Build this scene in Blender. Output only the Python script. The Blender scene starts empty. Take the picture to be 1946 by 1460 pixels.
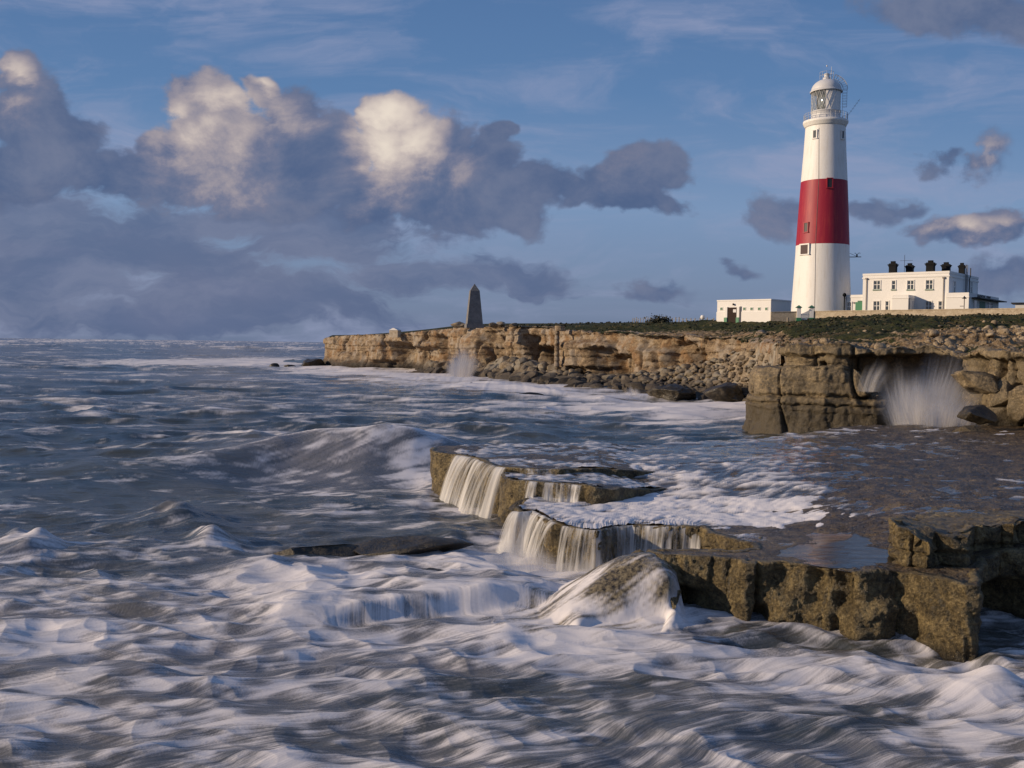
import bpy, bmesh, math, random
import numpy as np
from mathutils import Vector, Matrix
random.seed(7)
S = bpy.context.scene
COL = S.collection
R = math.radians
# ---------------------------------------------------------------- camera
F, CX, CY, CAMH = 1892.0, 973.0, 730.0, 6.5      # photo pixels; camera 6.5 m above the water
PITCH, ROLL = math.atan(76 / F), 0.0128
fw = np.array([0, math.cos(PITCH), -math.sin(PITCH)])
u0 = np.array([0, math.sin(PITCH), math.cos(PITCH)])
r0 = np.array([1.0, 0, 0])
RT = r0 * math.cos(ROLL) + u0 * math.sin(ROLL)
UP = u0 * math.cos(ROLL) - r0 * math.sin(ROLL)
cam = bpy.data.cameras.new('camera'); camo = bpy.data.objects.new('camera', cam); COL.objects.link(camo)
camo.matrix_world = Matrix(((RT[0], UP[0], -fw[0], 0), (RT[1], UP[1], -fw[1], 0), (RT[2], UP[2], -fw[2], CAMH), (0, 0, 0, 1)))
cam.sensor_width = 36; cam.lens = 36 * F / 1946; cam.clip_start = 0.1; cam.clip_end = 30000
S.camera = camo
S.view_settings.view_transform = 'Standard'; S.view_settings.look = 'None'
S.view_settings.gamma = 1; S.view_settings.exposure = 0
S.render.engine = 'CYCLES'
try:
    S.cycles.use_denoising = True; S.cycles.denoiser = 'OPENIMAGEDENOISE'
    S.cycles.max_bounces = 5; S.cycles.transparent_max_bounces = 24
    S.cycles.diffuse_bounces = 2; S.cycles.glossy_bounces = 2
    S.cycles.caustics_reflective = False; S.cycles.caustics_refractive = False
except Exception: pass

def ray(px, py):
    return fw * F + RT * (px - CX) + UP * (CY - py)
def at(px, py, d):
    r = ray(px, py); t = d / r[1]; return np.array([r[0] * t, d, CAMH + r[2] * t])
def G(px, py, z):
    r = ray(px, py); t = (z - CAMH) / r[2]; return np.array([r[0] * t, r[1] * t, z])
def proj(x, y, z):
    q0, q1, q2 = x, y, z - CAMH
    a = q0 * fw[0] + q1 * fw[1] + q2 * fw[2]
    return CX + F * (q0 * RT[0] + q1 * RT[1] + q2 * RT[2]) / a, CY - F * (q0 * UP[0] + q1 * UP[1] + q2 * UP[2]) / a

# ---------------------------------------------------------------- sun and sky
SUN_AZ, SUN_EL = R(262), R(16)
sd = Vector((math.sin(SUN_AZ) * math.cos(SUN_EL), math.cos(SUN_AZ) * math.cos(SUN_EL), math.sin(SUN_EL)))
sl = bpy.data.lights.new('sun', 'SUN'); sl.energy = 4.3; sl.angle = R(0.6); sl.color = (1.0, 0.79, 0.56)
so = bpy.data.objects.new('sun', sl); COL.objects.link(so); so.rotation_euler = sd.to_track_quat('Z', 'Y').to_euler()

W = bpy.data.worlds.new('World'); S.world = W; W.use_nodes = True
nt = W.node_tree
for n in list(nt.nodes): nt.nodes.remove(n)
class NB:
    """small node-building helper"""
    def __init__(s, t): s.t = t
    def new(s, ty, **k):
        n = s.t.nodes.new(ty)
        for a, v in k.items(): setattr(n, a, v)
        return n
    def put(s, sock, v):
        if isinstance(v, bpy.types.NodeSocket): s.t.links.new(v, sock)
        elif v is not None:
            if sock.type == 'RGBA' and isinstance(v, (tuple, list)) and len(v) == 3: v = (*v, 1)
            sock.default_value = v
    def m(s, op, a, b=None, c=None, clamp=False):
        n = s.new('ShaderNodeMath', operation=op, use_clamp=clamp)
        s.put(n.inputs[0], a)
        if b is not None: s.put(n.inputs[1], b)
        if c is not None: s.put(n.inputs[2], c)
        return n.outputs[0]
    def v(s, op, a, b=None, out=0):
        n = s.new('ShaderNodeVectorMath', operation=op); s.put(n.inputs[0], a)
        if b is not None:
            s.put(n.inputs[3] if op == 'SCALE' else n.inputs[1], b)
        return n.outputs['Value'] if op in ('LENGTH', 'DOT_PRODUCT', 'DISTANCE') else n.outputs[0]
    def ss(s, x, lo, hi, a=0.0, b=1.0):
        n = s.new('ShaderNodeMapRange', interpolation_type='SMOOTHSTEP'); s.put(n.inputs[0], x)
        n.inputs[1].default_value = lo; n.inputs[2].default_value = hi; n.inputs[3].default_value = a; n.inputs[4].default_value = b
        return n.outputs[0]
    def mix(s, f, a, b, bt='MIX'):
        n = s.new('ShaderNodeMix', data_type='RGBA', blend_type=bt)
        s.put(n.inputs[0], f); s.put(n.inputs[6], a); s.put(n.inputs[7], b); return n.outputs[2]
    def noise(s, vec, scale, detail=5, rough=0.55, dist=0.0, out=0):
        n = s.new('ShaderNodeTexNoise'); s.put(n.inputs['Vector'], vec)
        n.inputs['Scale'].default_value = scale; n.inputs['Detail'].default_value = detail
        n.inputs['Roughness'].default_value = rough; n.inputs['Distortion'].default_value = dist
        return n.outputs[out]
    def xyz(s, vec):
        n = s.new('ShaderNodeSeparateXYZ'); s.put(n.inputs[0], vec); return n.outputs
    def comb(s, x, y, z):
        n = s.new('ShaderNodeCombineXYZ'); s.put(n.inputs[0], x); s.put(n.inputs[1], y); s.put(n.inputs[2], z); return n.outputs[0]
    def ramp(s, f, stops):
        n = s.new('ShaderNodeValToRGB'); e = n.color_ramp.elements
        while len(e) > 1: e.remove(e[0])
        e[0].position = stops[0][0]; e[0].color = (*stops[0][1], 1)
        for p, c in stops[1:]:
            q = e.new(p); q.color = (*c, 1)
        s.put(n.inputs[0], f); return n.outputs[0]
def srgb(r, g, b):
    f = lambda c: (c / 255 / 12.92) if c / 255 <= 0.04045 else ((c / 255 + 0.055) / 1.055) ** 2.4
    return (f(r), f(g), f(b))

def build_sky():
    B = NB(nt)
    tc = B.new('ShaderNodeTexCoord')
    x, y, z = B.xyz(tc.outputs['Generated'])
    ya = B.m('MAXIMUM', B.m('ABSOLUTE', y), 0.12)
    U = B.m('DIVIDE', x, ya); V = B.m('DIVIDE', z, ya)
    P = B.comb(U, V, 0)                          # direction of view, in radians-like units
    Pn = B.comb(U, B.m('MULTIPLY', V, 1.35), 0)
    n1 = B.noise(Pn, 9.0, 10, 0.62, 0.2)
    off = B.v('ADD', Pn, (-0.013, 0.012, 0))
    n2 = B.noise(off, 9.0, 10, 0.62, 0.2)
    nb = B.noise(Pn, 3.4, 3, 0.5)
    # domain warp for the blobs
    w1 = B.m('MULTIPLY', B.m('SUBTRACT', B.noise(Pn, 7.0, 4, 0.6), 0.5), 0.10)
    w2 = B.m('MULTIPLY', B.m('SUBTRACT', B.noise(B.v('ADD', Pn, (3.1, 7.7, 0)), 7.0, 4, 0.6), 0.5), 0.08)
    PW = B.v('ADD', P, B.comb(w1, w2, 0))
    def field(blobs, pos):
        acc = None
        for (px, py, rx, ry) in blobs:
            r = ray(px, py); cu, cv = r[0] / r[1], r[2] / r[1]
            d = B.v('MULTIPLY', B.v('SUBTRACT', pos, (cu, cv, 0)), (F / rx, F / ry, 1))
            l = B.m('SUBTRACT', 1.0, B.v('LENGTH', d))
            acc = l if acc is None else B.m('SMOOTH_MAX', acc, l, 0.12)
        return acc
    heap = [(1845, 438, 125, 42), (1915, 425, 85, 45), (240, 340, 120, 60), (650, 300, 60, 80), (1090, 375, 60, 35), (42, 128, 40, 42), (60, 225, 110, 95), (125, 275, 105, 95), (30, 330, 160, 80),
            (395, 190, 85, 62), (485, 165, 50, 45), (545, 215, 90, 70), (600, 280, 95, 100), (430, 275, 130, 80), (320, 300, 60, 50), (540, 345, 170, 80), (330, 350, 100, 40),
            (742, 225, 58, 52), (760, 290, 80, 100), (840, 315, 95, 95), (930, 330, 90, 75), (950, 262, 42, 28), (880, 395, 190, 62), (1040, 365, 85, 45), (700, 380, 100, 60),
            (1205, 325, 85, 60), (1145, 345, 60, 45), (1190, 385, 110, 35)]
    bank = [(60, 410, 220, 60), (60, 590, 480, 60), (600, 440, 300, 40), (260, 490, 420, 60), (110, 450, 300, 50), (420, 430, 260, 55), (100, 540, 420, 110), (430, 560, 380, 80), (800, 520, 330, 45), (1010, 535, 120, 28), (620, 480, 260, 50)]
    small = [(1395, 512, 50, 17), (1500, 392, 62, 42), (1560, 400, 90, 36), (1665, 393, 62, 28), (1715, 388, 44, 20), (1518, 520, 34, 16), (1245, 561, 75, 18), (1875, 285, 55, 42), (1850, 310, 60, 26), (1780, 304, 48, 18),
             (1925, 530, 90, 42), (1760, 20, 150, 40), (1900, 30, 150, 55), (700, 300, 20, 20)]
    fh = field(heap, PW); fs_ = field(small, B.v('ADD', PW, B.comb(B.m('MULTIPLY', B.m('SUBTRACT', n1, 0.5), 0.10), B.m('MULTIPLY', B.m('SUBTRACT', n2, 0.5), 0.05), 0)))
    fb = field(bank, PW)
    nn = B.m('SUBTRACT', n1, 0.5)
    dh = B.ss(B.m('ADD', fh, B.m('MULTIPLY', nn, 2.1)), -0.04, 0.26)
    dh = B.m('MAXIMUM', dh, B.m('MULTIPLY', B.ss(B.m('ADD', fs_, B.m('MULTIPLY', nn, 2.9)), -0.22, 0.55), 0.95))
    nk = B.m('SUBTRACT', B.noise(B.v('MULTIPLY', PW, (1.0, 3.0, 1.0)), 6.5, 9, 0.6, 0.2), 0.5)
    db = B.m('MULTIPLY', B.ss(B.m('ADD', fb, B.m('ADD', B.m('MULTIPLY', nk, 3.0), B.m('MULTIPLY', nn, 0.7))), -0.02, 0.50), 0.82)
    # clear sky: the physical sky blended with the measured blue of the day
    sk = B.new('ShaderNodeTexSky', sky_type='NISHITA'); sk.sun_disc = False
    sk.sun_elevation = SUN_EL; sk.sun_rotation = SUN_AZ; sk.altitude = 0; sk.air_density = 1.0; sk.dust_density = 1.0; sk.ozone_density = 1.5
    skc = B.v('SCALE', sk.outputs[0], 0.10)
    grad = B.ramp(B.m('MULTIPLY', V, 2.2), [(0.0, srgb(104, 121, 154)), (0.12, srgb(113, 132, 167)), (0.30, srgb(120, 147, 186)), (0.55, srgb(90, 127, 174)), (0.85, srgb(78, 113, 162)), (1.0, srgb(74, 106, 154))])
    base = B.mix(0.88, skc, grad)
    # thin streaks of high cloud
    ci = B.noise(B.v('MULTIPLY', B.v('ADD', P, B.comb(B.m('MULTIPLY', w2, 2.0), 0, 0)), (2.2, 9.0, 1)), 2.0, 7, 0.6, 0.6)
    base = B.mix(B.m('MULTIPLY', B.ss(ci, 0.42, 0.78), 0.8), base, srgb(150, 158, 188))
    # darker bank of cloud
    bcol = B.mix(B.ss(B.m('ADD', nk, 0.5), 0.38, 0.62), srgb(110, 120, 148), srgb(84, 100, 134))
    bcol = B.mix(B.m('MULTIPLY', B.ss(nb, 0.48, 0.75), 0.35), bcol, srgb(126, 125, 147))
    base = B.mix(db, base, bcol)
    # heaped clouds: lit from the left and above
    lit = [(45, 120, 46, 44, .62), (25, 180, 60, 50, .3), (350, 215, 62, 58, .62), (420, 190, 85, 66, .72), (490, 148, 40, 40, .75), (400, 265, 130, 80, .60), (520, 215, 90, 60, .5), (420, 330, 130, 60, .32), (745, 218, 66, 56, 1.05), (735, 280, 80, 95, .95), (790, 270, 62, 80, .85), (720, 350, 80, 70, .5),
           (1850, 425, 100, 44, .62), (1925, 410, 50, 30, .55), (1880, 285, 60, 40, .42), (1160, 310, 70, 40, .12), (530, 465, 40, 30, .55), (860, 330, 60, 70, .3), (1500, 395, 50, 30, .15)]
    PL = B.v('ADD', PW, B.comb(B.m('MULTIPLY', nn, 0.03), B.m('MULTIPLY', nn, 0.05), 0)); fl = None
    for (px, py, rx, ry, g_) in lit:
        r = ray(px, py); d = B.v('MULTIPLY', B.v('SUBTRACT', PL, (r[0] / r[1], r[2] / r[1], 0)), (F / rx, F / ry, 1))
        l = B.m('MULTIPLY', B.m('SUBTRACT', 1.35, B.v('LENGTH', d)), g_); fl = l if fl is None else B.m('SMOOTH_MAX', fl, l, 0.1)
    rel = B.m('MULTIPLY', B.m('SUBTRACT', n1, n2), 6.0)
    lt = B.ss(B.m('ADD', fl, B.m('ADD', B.m('MULTIPLY', rel, 0.24), B.m('MULTIPLY', nn, 0.5))), -0.25, 1.45)
    hcol = B.mix(B.ss(B.m('ADD', n2, B.m('MULTIPLY', rel, 0.2)), 0.30, 0.72), srgb(78, 97, 133), srgb(113, 122, 148))
    warm = B.ramp(lt, [(0.0, srgb(98, 110, 140)), (0.25, srgb(122, 124, 146)), (0.5, srgb(168, 158, 162)), (0.75, srgb(206, 192, 184)), (1.0, srgb(236, 222, 206))])
    hcol = B.mix(B.ss(lt, 0.0, 0.35), hcol, warm)
    col = B.mix(B.m('MULTIPLY', dh, 0.95), base, hcol)
    # below the horizon: sea colour
    col = B.mix(B.ss(z, -0.03, -0.001), srgb(70, 80, 95), col)
    bg = B.new('ShaderNodeBackground'); B.put(bg.inputs[0], B.v('SCALE', col, 10.0)); bg.inputs[1].default_value = 0.10
    o = B.new('ShaderNodeOutputWorld'); nt.links.new(bg.outputs[0], o.inputs[0])
build_sky()
try: W.cycles.sampling_method = 'MANUAL'; W.cycles.sample_map_resolution = 256
except Exception: pass

# ---------------------------------------------------------------- numpy noise
def _h(ix, iy, iz, seed):
    h = (ix.astype(np.uint32) * np.uint32(374761393) + iy.astype(np.uint32) * np.uint32(668265263)
         + iz.astype(np.uint32) * np.uint32(2147483647 - 5) + np.uint32(seed * 974634777 & 0xffffffff))
    h = (h ^ (h >> np.uint32(13))) * np.uint32(1274126177)
    h = (h ^ (h >> np.uint32(15))) * np.uint32(2246822519)
    return ((h >> np.uint32(8)) & np.uint32(0xffff)).astype(np.float32) / 32767.5 - 1.0
def noise2(x, y, seed=0):
    x = np.asarray(x, np.float32); y = np.asarray(y, np.float32)
    xi = np.floor(x); yi = np.floor(y); fx = x - xi; fy = y - yi
    xi = xi.astype(np.int64); yi = yi.astype(np.int64)
    u = fx * fx * (3 - 2 * fx); v = fy * fy * (3 - 2 * fy); z = np.zeros_like(xi)
    a = _h(xi, yi, z, seed); b = _h(xi + 1, yi, z, seed); c = _h(xi, yi + 1, z, seed); d = _h(xi + 1, yi + 1, z, seed)
    return (a + (b - a) * u) * (1 - v) + (c + (d - c) * u) * v
def noise3(x, y, z, seed=0):
    xi = np.floor(x); yi = np.floor(y); zi = np.floor(z); fx = x - xi; fy = y - yi; fz = z - zi
    xi = xi.astype(np.int64); yi = yi.astype(np.int64); zi = zi.astype(np.int64)
    u = fx * fx * (3 - 2 * fx); v = fy * fy * (3 - 2 * fy); w = fz * fz * (3 - 2 * fz)
    def pl(k):
        a = _h(xi, yi, k, seed); b = _h(xi + 1, yi, k, seed); c = _h(xi, yi + 1, k, seed); d = _h(xi + 1, yi + 1, k, seed)
        return (a + (b - a) * u) * (1 - v) + (c + (d - c) * u) * v
    return pl(zi) * (1 - w) + pl(zi + 1) * w
def fbm2(x, y, o=4, seed=0, g=0.5):
    r = 0; a = 1; t = 0; f = 1
    for k in range(o):
        r = r + a * noise2(x * f + k * 17.3, y * f - k * 9.1, seed + k); t += a; a *= g; f *= 2.03
    return r / t
def fbm3(P, s, o=4, seed=0, g=0.5, sq=(1, 1, 1)):
    r = 0; a = 1; t = 0; f = 1.0 / s
    for k in range(o):
        r = r + a * noise3(P[0] * f * sq[0] + k * 7.7, P[1] * f * sq[1] - k * 3.1, P[2] * f * sq[2] + k * 5.3, seed + k); t += a; a *= g; f *= 2.03
    return r / t
def sst(x, lo, hi):
    t = np.clip((x - lo) / (hi - lo), 0, 1); return t * t * (3 - 2 * t)
def inside(poly, X, Y):
    r = np.zeros(X.shape, bool); n = len(poly)
    for i in range(n):
        x1, y1 = poly[i][:2]; x2, y2 = poly[(i + 1) % n][:2]
        if y1 == y2: continue
        c = ((y1 > Y) != (y2 > Y)) & (X < (x2 - x1) * (Y - y1) / (y2 - y1) + x1)
        r ^= c
    return r
class TPS:
    def __init__(s, pts, k=0.0):
        p = np.array(pts, float); s.p = p; n = len(p)
        d2 = ((p[:, None, :2] - p[None, :, :2]) ** 2).sum(-1)
        K = 0.5 * d2 * np.log(d2 + 1e-9) + k * np.eye(n); Q = np.c_[np.ones(n), p[:, :2]]
        A = np.zeros((n + 3, n + 3)); A[:n, :n] = K; A[:n, n:] = Q; A[n:, :n] = Q.T
        s.w = np.linalg.solve(A, np.r_[p[:, 2], 0, 0, 0])
    def __call__(s, X, Y):
        r = s.w[-3] + s.w[-2] * X + s.w[-1] * Y
        for (x, y, _), w in zip(s.p, s.w[:-3]):
            d2 = (X - x) ** 2 + (Y - y) ** 2
            r = r + w * 0.5 * d2 * np.log(d2 + 1e-9)
        return r
def seg_dist(path, X, Y):
    """distance to an open polyline and the parameter of the nearest point"""
    best = np.full(X.shape, 1e9); 
    for (x1, y1), (x2, y2) in zip(path[:-1], path[1:]):
        dx, dy = x2 - x1, y2 - y1; L = dx * dx + dy * dy + 1e-9
        t = np.clip(((X - x1) * dx + (Y - y1) * dy) / L, 0, 1)
        best = np.minimum(best, np.hypot(X - x1 - t * dx, Y - y1 - t * dy))
    return best

# ---------------------------------------------------------------- object helpers
def tag(o, label=None, cat=None, group=None, kind=None):
    if label: o['label'] = label
    if cat: o['category'] = cat
    if group: o['group'] = group
    if kind: o['kind'] = kind
    return o
def link(name, me, mat=None, parent=None, mats=None):
    o = bpy.data.objects.new(name, me); COL.objects.link(o)
    for m_ in (mats or ([mat] if mat else [])): me.materials.append(m_)
    if parent: o.parent = parent
    return o
def empty(name, loc, rz=0, label=None, cat=None, group=None):
    o = bpy.data.objects.new(name, None); COL.objects.link(o); o.location = loc; o.rotation_euler = (0, 0, rz)
    o.empty_display_size = 0.5
    return tag(o, label, cat, group)
def np_mesh(name, V, Q, attrs=None, smooth=True, uv=None):
    me = bpy.data.meshes.new(name); V = np.ascontiguousarray(V, np.float32); Q = np.ascontiguousarray(Q, np.int32)
    me.vertices.add(len(V)); me.vertices.foreach_set('co', V.ravel())
    k = Q.shape[1]
    me.loops.add(Q.size); me.loops.foreach_set('vertex_index', Q.ravel())
    me.polygons.add(len(Q)); me.polygons.foreach_set('loop_start', np.arange(len(Q), dtype=np.int32) * k)
    me.polygons.foreach_set('loop_total', np.full(len(Q), k, np.int32))
    if smooth: me.polygons.foreach_set('use_smooth', np.ones(len(Q), bool))
    for a, v in (attrs or {}).items():
        at_ = me.attributes.new(a, 'FLOAT', 'POINT'); at_.data.foreach_set('value', np.ascontiguousarray(v, np.float32))
    me.update(calc_edges=True); me.validate(); return me
def grid_obj(name, X, Y, Z, mat, mask=None, attrs=None, parent=None, smooth=True):
    n, m = X.shape; idx = np.arange(n * m).reshape(n, m)
    q = np.stack([idx[:-1, :-1], idx[:-1, 1:], idx[1:, 1:], idx[1:, :-1]], -1).reshape(-1, 4)
    V = np.stack([X, Y, Z], -1).reshape(-1, 3); A = {k: v.reshape(-1) for k, v in (attrs or {}).items()}
    if mask is not None:
        mk = mask.reshape(-1); q = q[mk[q].all(1)]
        used = np.zeros(len(V), bool); used[q.ravel()] = True; rm = np.cumsum(used) - 1
        V = V[used]; q = rm[q]; A = {k: v[used] for k, v in A.items()}
    return link(name, np_mesh(name, V, q, A, smooth), mat, parent)
def polar(u0_, u1_, nu, Ds):
    U = np.linspace(u0_, u1_, nu); D = np.asarray(Ds)[:, None]
    return U[None, :] * D, np.broadcast_to(D, (len(Ds), nu)).copy()
def resample(path, ds, smooth=True):
    p = np.array([q[:2] for q in path], float); out = [p[0]]
    n = len(p)
    pts = []
    for i in range(n - 1):
        a = p[max(i - 1, 0)]; b = p[i]; c = p[i + 1]; d = p[min(i + 2, n - 1)]
        k = max(2, int(np.hypot(*(c - b)) / ds * 2))
        for t in np.linspace(0, 1, k, endpoint=False):
            if smooth:
                q = 0.5 * ((2 * b) + (-a + c) * t + (2 * a - 5 * b + 4 * c - d) * t * t + (-a + 3 * b - 3 * c + d) * t ** 3)
            else: q = b + (c - b) * t
            pts.append(q)
    pts.append(p[-1]); pts = np.array(pts)
    s = np.r_[0, np.cumsum(np.hypot(*np.diff(pts, axis=0).T))]
    k = max(2, int(s[-1] / ds)); t = np.linspace(0, s[-1], k)
    return np.c_[np.interp(t, s, pts[:, 0]), np.interp(t, s, pts[:, 1])], t
def wall(name, path, top, zbot, ds, dz, disp, mat, rim=0.4, side=1, flat=True, jag=0.03, smooth=True, parent=None, topf=None, zmax=None):
    """a rock face: strip along path (outward = right of travel when side=1), rows displaced by disp(s, z, P)"""
    p, s = resample(path, ds, smooth)
    tn = np.gradient(p, axis=0); k = 9; ker = np.ones(k) / k
    tn = np.c_[np.convolve(np.pad(tn[:, 0], k // 2, 'edge'), ker, 'valid'), np.convolve(np.pad(tn[:, 1], k // 2, 'edge'), ker, 'valid')]
    tn /= np.linalg.norm(tn, axis=1)[:, None] + 1e-9
    nr = np.c_[tn[:, 1], -tn[:, 0]] * side
    zt = top(p[:, 0], p[:, 1]) if callable(top) else np.interp(s / s[-1], np.linspace(0, 1, len(top)), top)
    H = float(np.max(zt) - zbot); nz = max(4, int(H / dz))
    t = np.linspace(0, 1, nz)[:, None]
    Zr = zbot + (zt[None, :] - zbot) * t
    Xr = np.broadcast_to(p[:, 0], Zr.shape).copy(); Yr = np.broadcast_to(p[:, 1], Zr.shape).copy()
    O = disp(np.broadcast_to(s, Zr.shape), Zr, (Xr, Yr, Zr))
    O = O - 0.06 * rim * sst(t, 0.9, 1.0)
    X = Xr + nr[:, 0] * O; Y = Yr + nr[:, 1] * O
    Z = Zr + jag * noise3(X * 3, Y * 3, Zr * 3, 3) * sst(t, 0, .3)
    rows = [(X, Y, Z)]
    for r in (0.12, 0.3, 0.6, 1.0):
        xx = X[-1:] - nr[:, 0] * rim * r; yy = Y[-1:] - nr[:, 1] * rim * r
        zz = (topf(xx, yy) if topf else zt[None, :]) + jag * 0.8 * noise3(xx * 3, yy * 3, 3 * zt[None, :] + 0 * xx, 3) + (0.012 if r < 0.9 else -0.25)
        rows.append((xx, yy, zz))
    X = np.vstack([a for a, _, _ in rows]); Y = np.vstack([a for _, a, _ in rows]); Z = np.vstack([a for _, _, a in rows])
    if side < 0: X, Y, Z = X[:, ::-1], Y[:, ::-1], Z[:, ::-1]
    return grid_obj(name, X, Y, Z, mat, parent=parent, smooth=not flat)

def join(objs, name):
    """merge several pieces of one thing into one mesh"""
    vs, loops, starts, tot, n, m, sm = [], [], [], [], 0, 0, []
    bm = bmesh.new()
    for o in objs: bm.from_mesh(o.data)
    me = bpy.data.meshes.new(name); bm.to_mesh(me); bm.free()
    mats = [x for x in objs[0].data.materials]
    for o in objs:
        bpy.data.objects.remove(o, do_unlink=True)
    return link(name, me, mats=mats)

def smi(x, xs, ys, w=28):
    """smooth interpolation through a table"""
    g = np.arange(xs[0] - 200, xs[-1] + 200, 2.0); v = np.interp(g, xs, ys); k = np.exp(-(np.arange(-3 * w, 3 * w + 1, 2.0) / w) ** 2); k /= k.sum(); h = len(k) // 2
    v = np.convolve(np.pad(v, h, 'edge'), k, 'valid'); return np.interp(x, g, v)

# ---------------------------------------------------------------- materials
def new_mat(name):
    m_ = bpy.data.materials.new(name); m_.use_nodes = True; t = m_.node_tree
    for n in list(t.nodes): t.nodes.remove(n)
    B = NB(t); out = B.new('ShaderNodeOutputMaterial'); return m_, B, out
def principled(B, col, rough=0.6, normal=None, alpha=None, metal=0.0, spec=None, coat=None, trans=None):
    p = B.new('ShaderNodeBsdfPrincipled'); B.put(p.inputs['Base Color'], col); B.put(p.inputs['Roughness'], rough)
    B.put(p.inputs['Metallic'], metal)
    if normal is not None: B.put(p.inputs['Normal'], normal)
    if alpha is not None: B.put(p.inputs['Alpha'], alpha)
    if spec is not None: B.put(p.inputs['Specular IOR Level'], spec)
    if coat is not None: B.put(p.inputs['Coat Weight'], coat); p.inputs['Coat Roughness'].default_value = 0.15
    if trans is not None: B.put(p.inputs['Transmission Weight'], trans)
    return p.outputs[0]
def bump(B, h, strength=0.5, dist=0.05, normal=None):
    n = B.new('ShaderNodeBump'); B.put(n.inputs['Height'], h); n.inputs['Strength'].default_value = strength
    n.inputs['Distance'].default_value = dist
    if normal is not None: B.put(n.inputs['Normal'], normal)
    return n.outputs[0]
def plain(name, col, rough=0.6, var=0.12, scale=3.0, metal=0.0, bmp=0.0, spec=None):
    """a paint, metal or stone with slight mottling"""
    m_, B, out = new_mat(name); g = B.new('ShaderNodeNewGeometry').outputs['Position']
    n = B.noise(g, scale, 6, 0.6)
    c = B.mix(n, tuple(x * (1 - var) for x in col), tuple(min(1, x * (1 + var)) for x in col))
    nm = bump(B, n, bmp, 0.02) if bmp else None
    m_.node_tree.links.new(principled(B, c, rough, nm, metal=metal, spec=spec), out.inputs[0]); return m_

def rock_mat(name, dark, mid, light, scale=1.0, strata=0.0, wet=None, wetcol=(0.02, 0.018, 0.012), speck=0.0, rough=0.75, bm_=0.6, bd=0.05, orange=None, grey=None):
    m_, B, out = new_mat(name); P = B.new('ShaderNodeNewGeometry').outputs['Position']
    x, y, z = B.xyz(P)
    n1 = B.noise(P, 0.9 * scale, 8, 0.62, 0.3); n2 = B.noise(P, 5.5 * scale, 6, 0.65)
    Pz = B.comb(B.m('MULTIPLY', x, 0.12), B.m('MULTIPLY', y, 0.12), B.m('ADD', z, B.m('MULTIPLY', n1, 0.5)))
    n3 = B.noise(Pz, 2.2 * scale, 5, 0.6)
    f = B.m('ADD', B.m('MULTIPLY', n1, 0.55 - 0.4 * strata), B.m('ADD', B.m('MULTIPLY', n2, 0.45), B.m('MULTIPLY', n3, 0.4 * strata)))
    c = B.ramp(f, [(0.39, dark), (0.485, mid), (0.60, light)])
    if orange: c = B.mix(B.m('MULTIPLY', B.ss(B.noise(P, 0.35 * scale, 4, 0.6), 0.5, 0.62), 0.5), c, orange)
    if grey: c = B.mix(B.m('MULTIPLY', B.ss(B.noise(B.v('ADD', P, (9, 3, 1)), 0.5 * scale, 5, 0.6), 0.48, 0.6), 0.8), c, grey)
    if wet is not None:
        w = B.ss(B.m('SUBTRACT', z, B.m('MULTIPLY', B.m('SUBTRACT', n1, 0.5), 2.5 * wet[1])), wet[0] - wet[1], wet[0] + wet[1], 1.0, 0.0)
        c = B.mix(B.m('MULTIPLY', w, 0.9), c, wetcol)
    if speck:
        v = B.new('ShaderNodeTexVoronoi'); B.put(v.inputs['Vector'], B.v('ADD', P, B.v('SCALE', B.noise(P, 6.0, 3, 0.6, out=1), 0.2))); v.inputs['Scale'].default_value = 11.0 * scale
        s_ = B.m('MULTIPLY', B.ss(v.outputs['Distance'], 0.12, 0.34, 1, 0), B.ss(B.noise(P, 3.0, 4, 0.7), 0.42, 0.6))
        c = B.mix(B.m('MULTIPLY', s_, speck), c, (0.50, 0.40, 0.22))
    n5 = B.noise(P, 13 * scale, 5, 0.75); c = B.mix(B.ss(n5, 0.40, 0.62, 0.42, 0.0), c, tuple(q * 0.35 for q in dark)); hgt = B.m('ADD', B.m('MULTIPLY', n2, 1.3), B.m('MULTIPLY', n5, 0.5))
    if name == 'boulder_rock':
        rv = B.new('ShaderNodeObjectInfo').outputs['Random']; c = B.mix(B.m('MULTIPLY', rv, 0.75), c, (0.085, 0.066, 0.045))
    nm = bump(B, hgt, bm_, bd)
    r_ = B.ss(n2, 0.3, 0.7, rough - 0.22, rough + 0.1)
    m_.node_tree.links.new(principled(B, c, r_, nm), out.inputs[0]); return m_

M_far = rock_mat('cliff_rock', (0.045, 0.028, 0.016), (0.24, 0.160, 0.088), (0.52, 0.40, 0.25), 1.0, 0.75, (2.3, 0.8), (0.018, 0.014, 0.011), 0, 0.85, 0.9, 0.12, orange=(0.31, 0.155, 0.05), grey=(0.42, 0.35, 0.27))
M_mid = rock_mat('near_cliff_rock', (0.024, 0.018, 0.012), (0.17, 0.126, 0.068), (0.42, 0.32, 0.185), 1.1, 0.40, (2.7, 0.8), (0.068, 0.052, 0.028), 0, 0.7, 0.9, 0.08, grey=(0.20, 0.155, 0.09))
M_ledge = rock_mat('wet_ledge_rock', (0.028, 0.021, 0.010), (0.14, 0.102, 0.044), (0.38, 0.285, 0.13), 2.6, 0.15, (0.15, 0.2), (0.02, 0.016, 0.010), 0.8, 0.5, 1.0, 0.09)
M_algae = rock_mat('algae_rock', (0.020, 0.013, 0.008), (0.085, 0.056, 0.030), (0.27, 0.185, 0.085), 1.6, 0.0, None, (0, 0, 0), 0.0, 0.42, 1.0, 0.12)
M_dark = rock_mat('dark_wet_rock', (0.010, 0.009, 0.007), (0.035, 0.028, 0.018), (0.10, 0.075, 0.04), 2.0, 0.2, None, (0, 0, 0), 0.25, 0.5, 1.0, 0.04)
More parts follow.
